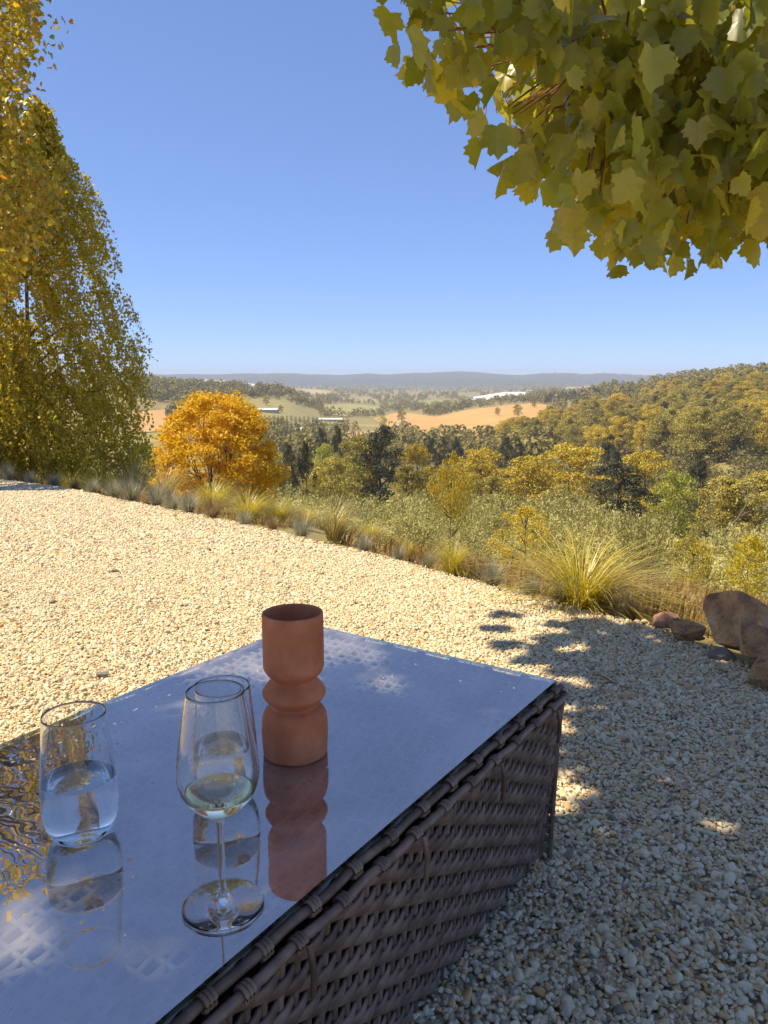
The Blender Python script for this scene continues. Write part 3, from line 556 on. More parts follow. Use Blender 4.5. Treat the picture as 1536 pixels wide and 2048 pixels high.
G1, G2, G3 = 'trees below the slope', 'shrubs on the slope', 'dark conifers in the valley'
TREES = [
 ('conifer', 575, 120, 882, 44, 'left trunk of the dark conifer pair right of the golden maple', G1), ('conifer', 607, 122, 880, 44, 'right one of the dark conifer pair right of the golden maple', G1),
 ('conifer', 642, 230, 852, 40, 'dark conifer in the valley, left of the twin above the light-green tree', G3), ('conifer', 674, 232, 850, 38, 'dark conifer in the valley, right of the twin above the light-green tree', G3),
 ('green', 650, 170, 888, 70, 'light-green round tree under the twin dark conifers', G1), ('green', 700, 165, 905, 60, 'small light-green tree left of the tallest pine', G1),
 ('gum', 655, 130, 915, 105, 'olive gum right of the dark conifer pair', G1), ('gum', 715, 150, 870, 90, 'grey-olive gum close behind the left of the tallest pine', G1),
 ('pine', 765, 150, 848, 125, 'tallest broad grey-green pine in the middle of the valley trees', G1),
 ('goldgum', 836, 165, 885, 75, 'bright yellow-green gum just right of the tallest pine', G1), ('gum', 815, 120, 930, 90, 'low olive gum in front of the bright yellow-green gum', G1),
 ('conifer', 862, 260, 872, 34, 'dark conifer above the bright yellow gum, first of three', G3), ('conifer', 888, 262, 870, 34, 'dark conifer, second of three above the slender tree', G3), ('conifer', 915, 264, 872, 36, 'dark conifer, third of three above the slender tree', G3),
 ('conifer', 1015, 250, 868, 46, 'dark conifer left of the double gum crowns', G3), ('pine', 1040, 255, 872, 48, 'dark pine behind the double gum crowns', G3),
 ('goldgum', 965, 160, 893, 100, 'golden gum right of the slender tree', G1), ('gum', 985, 125, 950, 100, 'olive gum below the golden gum', G1),
 ('goldgum', 1065, 130, 905, 125, 'golden spreading gum, left one of the double crowns', G1), ('goldgum', 1150, 150, 880, 150, 'golden spreading gum, right one of the double crowns', G1),
 ('gum', 1130, 115, 965, 120, 'olive gum beneath the double gum crowns', G1), ('pine', 1228, 200, 862, 62, 'dark pine rising behind the broad pine', G1),
 ('pine', 1240, 105, 912, 185, 'broad dark pine with heavy limbs, widest pine on the right', G1), ('goldgum', 1300, 145, 890, 110, 'orange-topped gum behind the broad dark pine', G1),
 ('green', 1366, 115, 932, 88, 'light-green willow-like tree right of the broad dark pine', G1), ('pine', 1408, 150, 893, 66, 'narrow dark pine behind the light-green tree', G1),
 ('gum', 1470, 120, 935, 110, 'olive-gold gum at the right beside the dead tree', G1), ('gum', 1540, 120, 925, 120, 'olive gum cut by the right picture edge', G1),
 ('slender', 908, 26, 908, 74, 'slender young tree with bare pole trunk and orange-green crown', G1),
 ('bush', 1408, 18, 1048, 84, 'round golden bush below the dead tree', G2), ('bush', 1528, 17, 1042, 84, 'golden bush cut by the right picture edge', G2),
 ('olive', 1060, 16, 1010, 118, 'dense olive-orange bush behind the largest rush clump', G2), ('wattletree', 1300, 17, 985, 105, 'tall airy silver wattle right of the largest rush clump', G2),
 ('gum', 545, 170, 900, 90, 'olive tree half hidden behind the golden maple', G1), ('gum', 470, 190, 900, 120, 'olive tree hidden behind the golden maple', G1), ('gum', 280, 60, 880, 70, 'olive tree between birch and golden maple', G1)]
for tr_ in TREES: tree(*tr_)
db = polar(1435, 100); H = (ztop(930, 100) - db.z) * 1.2
e = obj('dead_tree', None, label='bare grey dead tree leaning beside the golden bush', cat='tree', group=G1, loc=db); e.scale = (H * .9, H * .9, H); obj('trunk', DEAD, e); e.rotation_euler[2] = 1.0
g = np.random.default_rng(12)
WAT = [(560, 48, 1000, 80), (620, 60, 990, 90), (690, 52, 985, 110), (640, 42, 1020, 90), (750, 46, 1005, 100), (800, 60, 990, 80), (840, 40, 1020, 90), (960, 44, 1010, 90), (930, 58, 1000, 80), (1010, 60, 1000, 90), (1130, 48, 1020, 110), (1180, 60, 1005, 100),
       (1230, 40, 1050, 110), (1340, 30, 1075, 130), (1420, 34, 1085, 130), (1490, 28, 1080, 140), (1380, 26, 1110, 120), (1540, 26, 1090, 130), (1250, 30, 1085, 110), (1460, 44, 1090, 110), (780, 34, 1040, 80), (700, 36, 1035, 80), (590, 34, 1030, 80), (1170, 34, 1050, 100), (1100, 62, 1010, 100), (1290, 60, 1040, 100)]
gw = np.random.default_rng(8)
for k in range(44):
    px = gw.uniform(560, 1560); r_ = gw.uniform(20, 62); WAT.append((px, r_, 1092 - r_ * 1.6 + gw.uniform(-18, 22), gw.uniform(80, 150) * (1.25 if r_ < 32 else 1)))
ZONE = [(640, 'right of the golden maple'), (760, 'behind the silvery rush clump'), (860, 'left of the slender tree'), (980, 'around the foot of the slender tree'), (1130, 'around the dense olive-orange bush'), (1260, 'behind the largest rush clump'), (1370, 'beside the tall airy wattle'), (1470, 'around the round golden bush'), (9999, 'above the boulders at the right edge')]
for px, r_, yt, wd in WAT:
    zn = next(q for lim, q in ZONE if px < lim); row = 'near' if r_ < 34 else ('farther' if r_ < 50 else 'farthest')
    tree('wattle', px, r_, yt, wd, 'grey-green feathery wattle shrub ' + zn + ', ' + row + ' row', 'wattle scrub below the terrace')

# the wooded hill at the right: the largest as things, the rest as one mass
def scatter(n, x0, x1, y0, y1, test, seed):
    g = np.random.default_rng(seed); out = []; k = 0
    while len(out) < n and k < n * 8:
        k += 1; px, py = g.uniform(x0, x1), g.uniform(y0, y1)
        if not test(px, py): continue
        h = hit(px, py)
        if h is not None: out.append((h.x, h.y, h.z))
    return out
infield = lambda px, py: any(bool(inpoly(np.array([px]), np.array([py]), f[2])[0]) for f in FIELDS)
hillpoly = [(985, 905), (1040, 880), (1130, 838), (1250, 812), (1400, 795), (1560, 775), (1560, 925), (1440, 930), (1300, 925), (1150, 915), (1050, 915)]
g = np.random.default_rng(21)
for k, (x, y, z) in enumerate(sorted(scatter(295, 980, 1560, 770, 930, lambda a, b: bool(inpoly(np.array([a]), np.array([b]), hillpoly)[0]), 22), key=lambda p: p[1])):
    H = g.uniform(13, 21); kd = 'gum' if g.random() < .62 else ('goldgum' if g.random() < .8 else 'pine')
    t, c = PROTO[kd][k % len(PROTO[kd])]; qx, qy, _ = proj((x, y, z)); lab = {'gum': 'olive gum', 'goldgum': 'golden-topped gum', 'pine': 'dark pine'}[kd] + ' in hill forest, ' + ('by the orange pasture' if qx < 1130 else 'above the broad dark pine' if qx < 1290 else 'above the light-green tree' if qx < 1420 else 'toward the right picture edge') + (', hill foot' if qy > 885 else ', mid-hill' if qy > 840 else ', near crest')
    e = obj(NAMES[kd], None, label=lab, cat='tree', group='forest on the right-hand hill', loc=(x, y, z - .3), rot=(0, 0, k)); W = H * g.uniform(.62, .95); e.scale = (W, W, H)
    obj('trunk', t, e); obj('crown', c, e)
def lowtree(seed, prof, n=60, ls=.2):
    g = np.random.default_rng(seed); t = g.random(n); a = g.uniform(0, 6.28, n); rd = np.array([prof(q) for q in t]) * .5 * np.sqrt(g.uniform(.3, 1, n))
    P = np.stack([np.cos(a) * rd, np.sin(a) * rd, .18 + .78 * t], 1); d = unit(P - np.array([0, 0, .5]) + g.normal(size=(n, 3)) * .2)
    return leaf_quads(P, ls * g.uniform(.7, 1.3, n), d, g, .8)
LOW = [lowtree(1, dome), lowtree(2, dome), lowtree(3, col_), lowtree(4, ball)]
def wood(name, pts, label, hmin, hmax, mat, seed, kinds=(0, 1, 3)):
    g = np.random.default_rng(seed); mb = MB()
    for x, y, z in pts:
        H = g.uniform(hmin, hmax); W = H * g.uniform(.6, 1.0); a = g.uniform(0, 6.28); V, F = LOW[g.choice(kinds)]
        c, s = math.cos(a), math.sin(a); mb.add(np.stack([(V[:, 0] * c - V[:, 1] * s) * W + x, (V[:, 0] * s + V[:, 1] * c) * W + y, V[:, 2] * H + z - .05 * H], 1), F)
    obj(name, mb.mesh(name, [mat]), kind='stuff', label=label)
ridge = scatter(900, 1060, 1580, 720, 812, lambda a, b: not infield(a, b) and b < 812 - (a - 1060) * .05, 31)
wood('woodland', ridge, 'far wooded ridge on the right', 10, 17, M['farwood'], 32)
def valley(a, b):
    if infield(a, b): return False
    m = vnoise(np.array([a / 55.]), np.array([b / 9.]), 41)[0]
    return m > -.3
wood('valley_trees', scatter(2600, 260, 1130, 756, 835, valley, 33) + scatter(900, 520, 1160, 757, 786, lambda a, b: not infield(a, b), 133), 'belts of trees across the far valley', 7, 15, M['farwood'], 34)
wood('valley_wood', scatter(420, 430, 1100, 862, 930, lambda a, b: not infield(a, b), 35), 'mixed wood on the valley floor behind the gums', 9, 15, M['farwood'], 36)
wood('hill_trees', scatter(420, 265, 560, 752, 805, lambda a, b: not infield(a, b) and vnoise(np.array([a / 30.]), np.array([b / 7.]), 43)[0] > 0, 37), 'trees dotted over the left hill', 9, 16, M['farwood'], 38)
def shrubmass():
    g = np.random.default_rng(55); mb = MB(); pts = scatter(520, 540, 1560, 965, 1075, lambda a, b: True, 56) + scatter(260, 540, 1560, 900, 985, lambda a, b: True, 57)
    for x, y, z in pts:
        d = math.hypot(x, y)
        if d < 62: continue
        n = 170; H = g.uniform(1.4, 3.6) * (.6 + d / 160); W = H * g.uniform(.9, 1.6); dr = unit(g.normal(size=(n, 3))); dr[:, 2] = np.abs(dr[:, 2]); P = dr * (g.uniform(.45, 1.05, n) * (1 + .25 * np.sin(dr[:, 0] * 5 + x) ))[:, None] * [W / 2, W / 2, H] + [x, y, z - .15]
        mb.add(*leaf_quads(P, H * .13 * g.uniform(.6, 1.3, n), dr + g.normal(size=(n, 3)) * .6, g, .6))
    obj('undergrowth', mb.mesh('undergrowth', [M['under']]), kind='stuff', label='tangled olive undergrowth between the trees below the slope')
M['under'] = foliage('undergrowth_leaf', [(0, (.1, .09, .03)), (.5, (.18, .155, .045)), (1, (.28, .23, .06))], .25, None, .6, .3)
shrubmass()
# orchard rows on the green field
orch = []
for rw in range(9):
    for s in np.linspace(0, 1, 26):
        h = hit(478 + (695 - 478) * s, 834 + rw * 2.6 + (s * 6 if rw < 3 else s * 3))
        if h is not None: orch.append((h.x, h.y, h.z))
wood('orchard_rows', orch, 'rows of small orchard trees on the valley floor', 2.5, 4, M['farwood'], 39, (3,))
for px, py, H, kd, lab in [(1035, 836, 15, 'gum', 'lone dark gum at the right of the orange pasture'), (995, 832, 10, 'gum', 'small round tree in the middle of the orange pasture'), (1068, 816, 10, 'gum', 'tree on the crest of the orange pasture'), (533, 812, 14, 'gum', 'dark round tree at the corner of the green pasture'),
                           (562, 826, 9, 'gum', 'bush-like tree beside the long shed'), (803, 846, 17, 'gum', 'tree at the left tip of the orange pasture'), (765, 856, 15, 'green', 'green tree left of the orange pasture'), (880, 832, 7, 'gum', 'tiny tree on the far side of the orange pasture'), (707, 866, 8, 'bush', 'yellow round tree by the pale sheds')]:
    h = hit(px, py); t, c = PROTO[kd][0]; e = obj(NAMES[kd], None, label=lab, cat='tree', loc=(h.x, h.y, h.z - .2)); e.scale = (H * .8, H * .8, H); obj('trunk', t, e); obj('crown', c, e)
for k, px in enumerate(np.linspace(1092, 1195, 14)):
    h = hit(px, 809 - (px - 1092) * .09); t, c = PROTO['conifer'][k % 2]
    if h is None: continue
    e = obj('conifer_tree', None, label='dark conifer in the windbreak row behind the orange pasture', cat='tree', group='windbreak row behind the orange pasture', loc=h); H = 15 + (k * 7 % 5); e.scale = (H * .55, H * .55, H); obj('trunk', t, e); obj('crown', c, e)
# farm sheds
SHEDS = [(518, 824, 60, 'long pale shed in the green pasture'), (660, 843, 42, 'pale shed at the right end of the orchard'), (622, 863, 34, 'white-roofed shed behind the golden maple, right'), (585, 866, 26, 'small shed nearest the golden maple'), (690, 790, 30, 'far pale shed above the small green field'), (1062, 783, 40, 'white packing shed beside the white netting'), (800, 857, 14, 'small farmhouse at the left of the orange pasture')]
for px, py, L, lab in SHEDS:
    h = hit(px, py); e = obj('farm_shed', None, label=lab, cat='shed', group='farm sheds in the valley', loc=h, rot=(0, 0, (px % 7) * .06 - .2)); hh = 3.0; L *= .75
    obj('wall', mesh('wall', *box(-L / 2, L / 2, -4, 4, -2, hh), [M['shedwall']]), e)
    V = [(-L / 2 - .6, -4.6, hh - .2), (L / 2 + .6, -4.6, hh - .2), (L / 2 + .6, 0, hh + 1.4), (-L / 2 - .6, 0, hh + 1.4), (-L / 2 - .6, 4.6, hh - .2), (L / 2 + .6, 4.6, hh - .2)]
    obj('roof', mesh('roof', V, [np.array([(0, 1, 2, 3), (3, 2, 5, 4)]), np.array([(0, 3, 4), (1, 5, 2)])], [M['roofwhite']]), e)

# ------------------------------------------------------------------ golden maple beyond the grasses
def golden_maple():
    g = np.random.default_rng(300); r = 27.0; b = polar(428, r); top = ztop(782, r); H = top - b.z; W = 262 / FPX * r
    e = obj('maple_tree', None, label='golden orange maple with a rounded crown beyond the gravel edge', cat='tree', loc=b)
    mb = MB(); ends = []
    for k in range(9):
        a = k * .7 + g.uniform(-.2, .2); tl = g.uniform(.1, .62); L = H * g.uniform(.6, .85); d = np.array([math.cos(a) * math.sin(tl), math.sin(a) * math.sin(tl), math.cos(tl)])
        s = np.linspace(0, 1, 7)[:, None]; P = np.array([math.cos(a), math.sin(a), -1.]) * .12 + d * s * L * .9 + g.normal(0, .03, (7, 3)).cumsum(0); mb.add(*tube(P, .05 * (1 - s[:, 0] * .82), 6))
        for q in range(6):
            p0 = P[g.integers(2, 7)]; dd = unit(d + g.normal(0, .5, 3)); L2 = g.uniform(.5, 1.1); Q = p0 + dd * np.linspace(0, 1, 4)[:, None] * L2; mb.add(*tube(Q, [.025, .018, .012, .006], 4)); ends.append(Q[-1])
    obj('trunk', mb.mesh('trunk', [M['bark']], True), e)
    n = 260; t = g.random(n) ** 1.1; a = g.uniform(0, 6.28, n); pr = np.array([math.sqrt(max(.02, 1 - ((q - .36) / .66) ** 2)) for q in t]) * W / 2
    rad = pr * np.sqrt(g.uniform(.25, 1, n)) * .93 * (1 + .22 * vnoise(np.cos(a) * 1.5 + 3, t * 4 + np.sin(a), 8)); cc = np.stack([np.cos(a) * rad, np.sin(a) * rad, .12 * H + (H * .88 - .25) * t], 1); cs = g.uniform(.22, .5, n)
    m = 34000; w_ = g.integers(0, n, m); d = unit(g.normal(size=(m, 3))); up = g.random(m) < .6; d[up, 2] = abs(d[up, 2]); P = cc[w_] + d * (cs[w_] * (.35 + .75 * g.random(m)))[:, None] * np.array([1, 1, .75])
    V, F = leaf_quads(P, .105 * g.uniform(.6, 1.3, m), d * .7 + g.normal(size=(m, 3)) * .6, g, .75)
    obj('crown', mesh('crown', V, F, [M['golden']]), e)
golden_maple()

# ------------------------------------------------------------------ weeping birch at the left
def birch():
    g = np.random.default_rng(310); r = 15.0; b = polar(50, r); H = ztop(262, r) - b.z; sc_ = r / FPX
    e = obj('birch_tree', None, label='weeping birch with trailing yellow-green twigs at the left', cat='tree', loc=b)
    mb = MB(); tp = np.array([[0, 0, -.2], [.03, 0, H * .25], [.1, .05, H * .5], [.22, 0, H * .75], [.5, 0, H * .92], [.62, 0, H * .99]]); mb.add(*tube(tp, [.06, .05, .035, .022, .012, .006], 8)); obj('trunk', mb.mesh('trunk', [M['palebark']], True), e)
    hz = np.array([0, .07, .14, .27, .36, .476, .62, .77, .857, .89, 1.0]); rw = np.array([1.35, 1.55, 1.75, 1.8, 1.9, 1.78, 1.5, 1.3, .95, .5, .1])
    tw = MB(); LP = []; LN = []; LS = []
    for k in range(4600):
        h = g.uniform(.0, 1) ** 1.12; a = g.uniform(0, 6.28) if k % 3 else -1.57 + g.normal(0, .6)
        if vnoise(np.array([a * 2.4]), np.array([h * 13.]), 6)[0] < (-.28 if h > .4 else -.6): continue
        R0 = np.interp(h, hz, rw) * math.sqrt(g.uniform(.0, 1)) * (1 + .24 * vnoise(np.array([math.cos(a) * 2.2 + 5]), np.array([h * 7 + math.sin(a) * 2.]), 7)[0]); ax = np.interp(h * H, tp[:, 2], tp[:, 0])
        p = np.array([ax + math.cos(a) * R0 * .92, math.sin(a) * R0 * .92, h * H]); L = g.uniform(.25, 1.15) * (1 - .3 * h); L = min(L, p[2] + .15)
        out = np.array([math.cos(a), math.sin(a), 0]); s = np.linspace(0, 1, 6)[:, None]; Q = p + out * s * L * .28 + np.array([.06, 0, 0]) * s ** 2 + np.array([0, 0, -1.]) * (s ** 1.5) * L + np.array([0, 0, .12]) * s * (1 - s) * 4 * L * .4 + g.normal(0, .01, (6, 3)).cumsum(0)
        tw.add(*tube(Q, .004 * (1.1 - s[:, 0]), 3))
        m = int(52 * L) + 9; q = g.uniform(0, 5, m); i0 = np.minimum(q.astype(int), 4); f = (q - i0)[:, None]; LP.append(Q[i0] * (1 - f) + Q[i0 + 1] * f + g.normal(0, .035, (m, 3)))
    for k in range(26):
        h = g.uniform(.12, .9); a = g.uniform(0, 6.28); ax = np.interp(h * H, tp[:, 2], tp[:, 0]); R0 = np.interp(min(h + .12, 1), hz, rw) * .8; Q = [np.array([ax, 0, h * H]), np.array([ax + math.cos(a) * R0 * .5, math.sin(a) * R0 * .5, h * H + .45]), np.array([ax + math.cos(a) * R0, math.sin(a) * R0, h * H + .5])]
        tw.add(*tube(Q, [.03, .018, .006], 4))
    obj('twig', tw.mesh('twig', [M['bark']]), e, kind='stuff')
    P = np.concatenate(LP); V, F = leaf_quads(P, .058 * g.uniform(.6, 1.3, len(P)), g.normal(size=(len(P), 3)) + [0, 0, .3], g, .75, np.tile([0, 0, -1.], (len(P), 1)))
    obj('crown', mesh('crown', V, F, [M['birch']]), e)
birch()

# ------------------------------------------------------------------ lobed maple leaves
HALF = [(0, 0), (.14, -.08), (.34, -.10), (.36, .02), (.46, .10), (.44, .20), (.60, .36), (.50, .42), (.50, .54), (.38, .55), (.30, .60), (.31, .72), (.22, .80), (.12, .86), (0, 1.02)]
def maple_leaf(seed, simple=False):
    g = np.random.default_rng(seed); h = [HALF[k] for k in ((0, 2, 3, 6, 9, 11, 12, 14) if simple else range(15))]
    out = [(x, y) for x, y in h] + [(-x, y) for x, y in h[-2:0:-1]]; P = np.array([(0, .32)] + out); P[1:] *= g.uniform(.94, 1.06, (len(out), 1))
    x, y = P[:, 0], P[:, 1]; fold, dr, tw = g.uniform(.1, .75), g.uniform(.05, .4), g.uniform(-.25, .25)
    z = (fold if g.random() < .3 else -fold) * np.abs(x) - dr * (y - .3) ** 2 * np.sign(y - .3) - .35 * np.maximum(np.abs(x) - .3, 0) + tw * x * y + g.normal(0, .018, len(x))
    V = np.stack([x, y - .02, z], 1); k = len(out); F = np.array([(0, 1 + i, 1 + (i + 1) % k) for i in range(k)])
    tips = {(0, 0), (.34, -.10), (.60, .36), (0, 1.02)}; A = np.array([1.0] + [1.0 if (abs(a), b) in tips else 0.0 for a, b in out])
    return V, F, A
def leaf_frames(n, g, spread=.65):                            # leaves hanging from their stalks
    t = unit(np.stack([g.normal(0, spread, n), g.normal(0, spread, n), -np.abs(g.normal(.95, .3, n))], 1))
    nn = g.normal(size=(n, 3)); nn[:, 2] = np.abs(nn[:, 2]) + .5; nn = unit(nn - (nn * t).sum(1)[:, None] * t); b = np.cross(t, nn); return b, t, nn
def leaves_mesh(name, P, S, protos, g, mat, fr):
    b, t, nn = fr; mb = MB()
    for k in range(len(P)):
        V, F, A = protos[k % len(protos)]; mb.add(P[k] + S[k] * (V[:, :1] * b[k] + V[:, 1:2] * t[k] + V[:, 2:] * nn[k]), F, A)
    return mb.mesh(name, [mat], True)

# autumn maple reaching in at the far left
def left_maple():
    g = np.random.default_rng(320); c = polar(-420, 10.5)
    e = obj('maple_tree', None, label='maple turning orange at the left edge, in front of the birch', cat='tree', loc=c); c = np.array(c)
    outl = [(-420, -420), (60, -420), (70, -40), (82, 60), (60, 130), (62, 210), (88, 250), (62, 300), (128, 345), (120, 430), (105, 475), (60, 520), (40, 585), (-20, 610), (-200, 640), (-420, 600)]
    tips = []; tw = MB()
    while len(tips) < 560:
        px, py, dep = g.uniform(-420, 130), g.uniform(-420, 630), g.uniform(9.2, 12.2)
        if inpoly(np.array([px]), np.array([py]), outl)[0] and (px > -60 or g.random() < .3): tips.append(np.array(at(px, py, dep)))
    top = c + np.array([.3, 0, 4.6]); tr = MB(); tr.add(*tube([np.zeros(3) - [0, 0, .3], (top - c) * .5 + [.1, 0, 0], top - c], [.16, .12, .05], 8))
    for k, p in enumerate(tips):
        if k % 5 == 0:
            s = c + (top - c) * np.clip((p[2] - c[2]) / 6.5, .2, .95); m = (s + p) / 2 + [0, 0, .15]; tr.add(*tube([s - c, m - c, p - c], [.03, .016, .005], 4))
    obj('trunk', tr.mesh('trunk', [M['bark']], True), e)
    P = np.repeat(np.array(tips), 26, 0); P = P + g.normal(0, .17, P.shape); n = len(P); S = g.uniform(.05, .088, n)
    px, py, _ = proj(P); k = ~((px > 0) & ~inpoly(px, py, outl)) | (g.random(n) < .25); P, S = P[k], S[k]
    obj('crown', leaves_mesh('crown', P - c, S, [maple_leaf(k) for k in range(6)], g, M['autumn'], leaf_frames(len(P), g, .9)), e)
left_maple()

# the maple overhead that shades the table
def shade_maple():
    g = np.random.default_rng(330); base = np.array([3.4, 1.2, 0.]); base[2] = float(zplane(1.2))
    e = obj('maple_tree', None, label='green maple whose low leafy branches hang over the table, upper right', cat='tree', loc=base)
    outl = [(740, -60), (742, 40), (775, 120), (850, 190), (885, 265), (950, 300), (958, 365), (1030, 400), (1085, 435), (1140, 470), (1205, 510), (1228, 560), (1280, 560), (1330, 520), (1400, 525), (1450, 520), (1500, 530), (1545, 490), (1900, 470), (2100, -60)]
    O = np.array(outl); cx, cy = 1500., 100.
    nodes = []
    def mirrored(p):                                          # would the table top mirror this spot to the camera?
        k_ = (CAMZ - .33) / (p[2] - .66 + CAMZ); X_, Y_ = p[0] * k_, p[1] * k_; u_ = (X_ - .29) * .559 + (Y_ - 1.2225) * .829; v_ = -(X_ - .29) * .829 + (Y_ - 1.2225) * .559
        a_, b_, _ = proj((X_, Y_, .33)); return u_ < .1 and -.1 < v_ < .66 and b_ < 2120 and a_ > -80
    while len(nodes) < 560:                                   # twig ends of the part in view: low skirt farther out, upper part nearer
        px, py = g.uniform(735, 1820), g.uniform(-60, 570); dep = g.uniform(1.9, 3.5)
        sh = 1 - .16 * (3.5 - dep) / 1.6                      # nearer sprays hang higher
        if inpoly(np.array([px]), np.array([py]), (O - [cx, cy - 160]) * sh + [cx, cy - 160])[0] and not mirrored(at(px, py, dep)): nodes.append(np.array(at(px, py + 0, dep)))
    nodes += [np.array(at(g.uniform(955, 1135), g.uniform(110, 285), g.uniform(3.0, 3.5))) for _ in range(60)]
    # overhead part, out of the picture: fills the crown above so the table and the gravel beside it stand in its shade
    shade = [(-1.25, .15), (-.62, .62), (-.3, 1.0), (-.02, 1.16), (.2, 1.08), (.42, 1.02), (.62, 1.45), (.72, 2.0), (.66, 2.35), (.76, 2.75), (.95, 2.85), (1.15, 2.5), (1.6, 2.15), (1.75, 1.6), (1.3, .6), (.9, .0), (-1.2, -.15)]
    s = np.array(SUN); over = []; k = 0
    while len(over) < 950 and k < 40000:
        k += 1; q = np.array([g.uniform(-1.3, 3.6), g.uniform(-.9, 3.0), 0.]); h = g.uniform(2.3, 3.7); p = q + s / s[2] * h
        if not inpoly(np.array([q[0]]), np.array([q[1]]), shade)[0]: continue
        X, Y, Z = proj(p)
        if (Z > .2 and -160 < X < 1700 and Y > -170) or mirrored(p): continue
        over.append(p)
    limb = MB(); tw = MB(); hub = base + np.array([-.3, .2, 2.7])
    limb.add(*tube([np.zeros(3) - [0, 0, .2], np.array([-.05, .05, 1.4]), hub - base], [.16, .13, .1], 9)); obj('trunk', limb.mesh('trunk', [M['bark']], True), e)
    mains = [at(1000, 150, 3.4), at(1180, 330, 3.3), at(1320, 420, 3.6), at(1250, 120, 2.6), at(1500, 330, 3.2), (-.4, 2.9, 3.1), (.6, 2.2, 3.0), (-.9, 2.0, 3.2), (1.2, 3.4, 2.9), (1.5, 1.6, 3.1), (-.2, 1.0, 3.3)]
    mpts = []
    for m in mains:
        m = np.array(m); t = np.linspace(0, 1, 9)[:, None]; Q = hub * (1 - t) + m * t + np.array([0, 0, .35]) * np.sin(t * np.pi) + g.normal(0, .02, (9, 3)).cumsum(0)
        b_ = MB(); b_.add(*tube(Q - base, .032 * (1.08 - t[:, 0]) + .004, 6)); obj('branch', b_.mesh('branch', [M['twig']], True), e); mpts.append(Q)
    mp = np.concatenate(mpts)
    allP = []; 
    for k, p in enumerate(nodes + over):
        if k >= len(nodes) and k % 3: continue
        q = mp[np.argmin(((mp - p) ** 2).sum(1) + (mp[:, 0] < p[0]) * .25)]; q = p + (q - p) * min(1, .38 / (np.linalg.norm(q - p) + 1e-6)); m = (p + q) / 2 + [0, 0, .03]; tw.add(*tube([q - base, m - base, p - base], [.0042, .0034, .0022], 4))
    obj('twig', tw.mesh('twig', [M['twig']]), e, kind='stuff')
    protos = [maple_leaf(500 + k) for k in range(8)]
    def put(nd, per, sig, smin, smax):
        P = np.repeat(np.array(nd), per, 0); P = P + g.normal(0, sig, P.shape) * [1, 1, .8]; return P, g.uniform(smin, smax, len(P))
    P1, S1 = put(nodes, 8, .095, .05, .098); P2, S2 = put(over, 4, .2, .09, .135)
    px, py, _ = proj(P1 + [0, 0, -.05]); inside = inpoly(px, py, outl) | (px > 1560) | ((g.random(len(px)) < .4) & inpoly(px, py - 28, outl)); P1, S1 = P1[inside], S1[inside]; k_ = np.array([not mirrored(p) for p in P1]); P1, S1 = P1[k_], S1[k_]; k_ = np.array([not mirrored(p) for p in P2]); P2, S2 = P2[k_], S2[k_]
    GAPS = [(at(1070, 235, 3.0), .2), (at(1010, 180, 3.1), .12), (at(790, 70, 2.6), .13), (at(900, 230, 3.0), .1), (at(1250, 470, 3.3), .14), (at(1395, 330, 3.0), .1), (Vector((1.22, 2.72, .12)), .13), (Vector((1.35, 2.7, .25)), .1)]
    for tx, ty, rr__ in [(225, 1750, .010), (120, 1805, .010), (40, 1880, .014), (320, 1935, .010), (600, 1800, .010), (520, 1300, .04)]:
        d_ = ray(tx, ty); GAPS.append((Vector((0, 0, CAMZ)) + d_ * ((CAMZ - .33) / -d_.z), rr__))
    def lit(P, S):                                            # openings in the crown where sun comes through
        k_ = np.ones(len(P), bool)
        for T, rad in GAPS:
            d_ = P - np.array(T); al = d_ @ s; k_ &= ~((np.linalg.norm(d_ - al[:, None] * s, axis=1) < rad + S * .5) & (al > .22))
        return k_
    px, py, z = proj(P1); k_ = np.ones(len(P1), bool)         # openings through the near sprays that show lit leaves behind
    for cx_, cy_, rx_, ry_, zz in ((1055, 225, 62, 48, 2.8), (1000, 165, 36, 26, 2.8), (1380, 330, 30, 22, 2.5)): k_ &= ~((((px - cx_) / rx_) ** 2 + ((py + 40 - cy_) / ry_) ** 2 < 1) & (z < zz))
    P1, S1 = P1[k_], S1[k_]
    k_ = lit(P1, S1); P1, S1 = P1[k_], S1[k_]; k_ = lit(P2, S2); P2, S2 = P2[k_], S2[k_]
    px, py, z = proj(P1); vis = (px > 700) & (px < 1536) & (py > 0) & (py < 600)
    near = np.argsort(np.where(vis, z / S1, 99))[:300]; msk = np.zeros(len(P1), bool); msk[near] = True
    mes = [MB().add(*q).mesh('leaf', [M['maple']], True) for q in protos]
    b, t, nn = leaf_frames(300, g, .48)
    for k, q in enumerate(near):
        o = obj('leaf', mes[k % 8], e); o.matrix_local = Matrix.Translation(P1[q] - base) @ Matrix(np.stack([b[k], t[k], nn[k]], 1).tolist()).to_4x4() @ Matrix.Scale(S1[q], 4)
    P = np.concatenate([P1[~msk], P2]); S = np.concatenate([S1[~msk], S2])
    n1 = len(P) - len(P2); fa = leaf_frames(n1, g, .48); n2 = len(P2)
    nn2 = unit(s + g.normal(0, .3, (n2, 3))); t2 = g.normal(size=(n2, 3)); t2[:, 2] -= .8; t2 = unit(t2 - (t2 * nn2).sum(1)[:, None] * nn2); b2 = np.cross(t2, nn2)   # leaves of the outer crown turn to the sun
    fr = tuple(np.concatenate([u, v]) for u, v in zip(fa, (b2, t2, nn2)))
    obj('foliage', leaves_mesh('foliage', P - base, S, protos, g, M['maple'], fr), e, kind='stuff')
shade_maple()

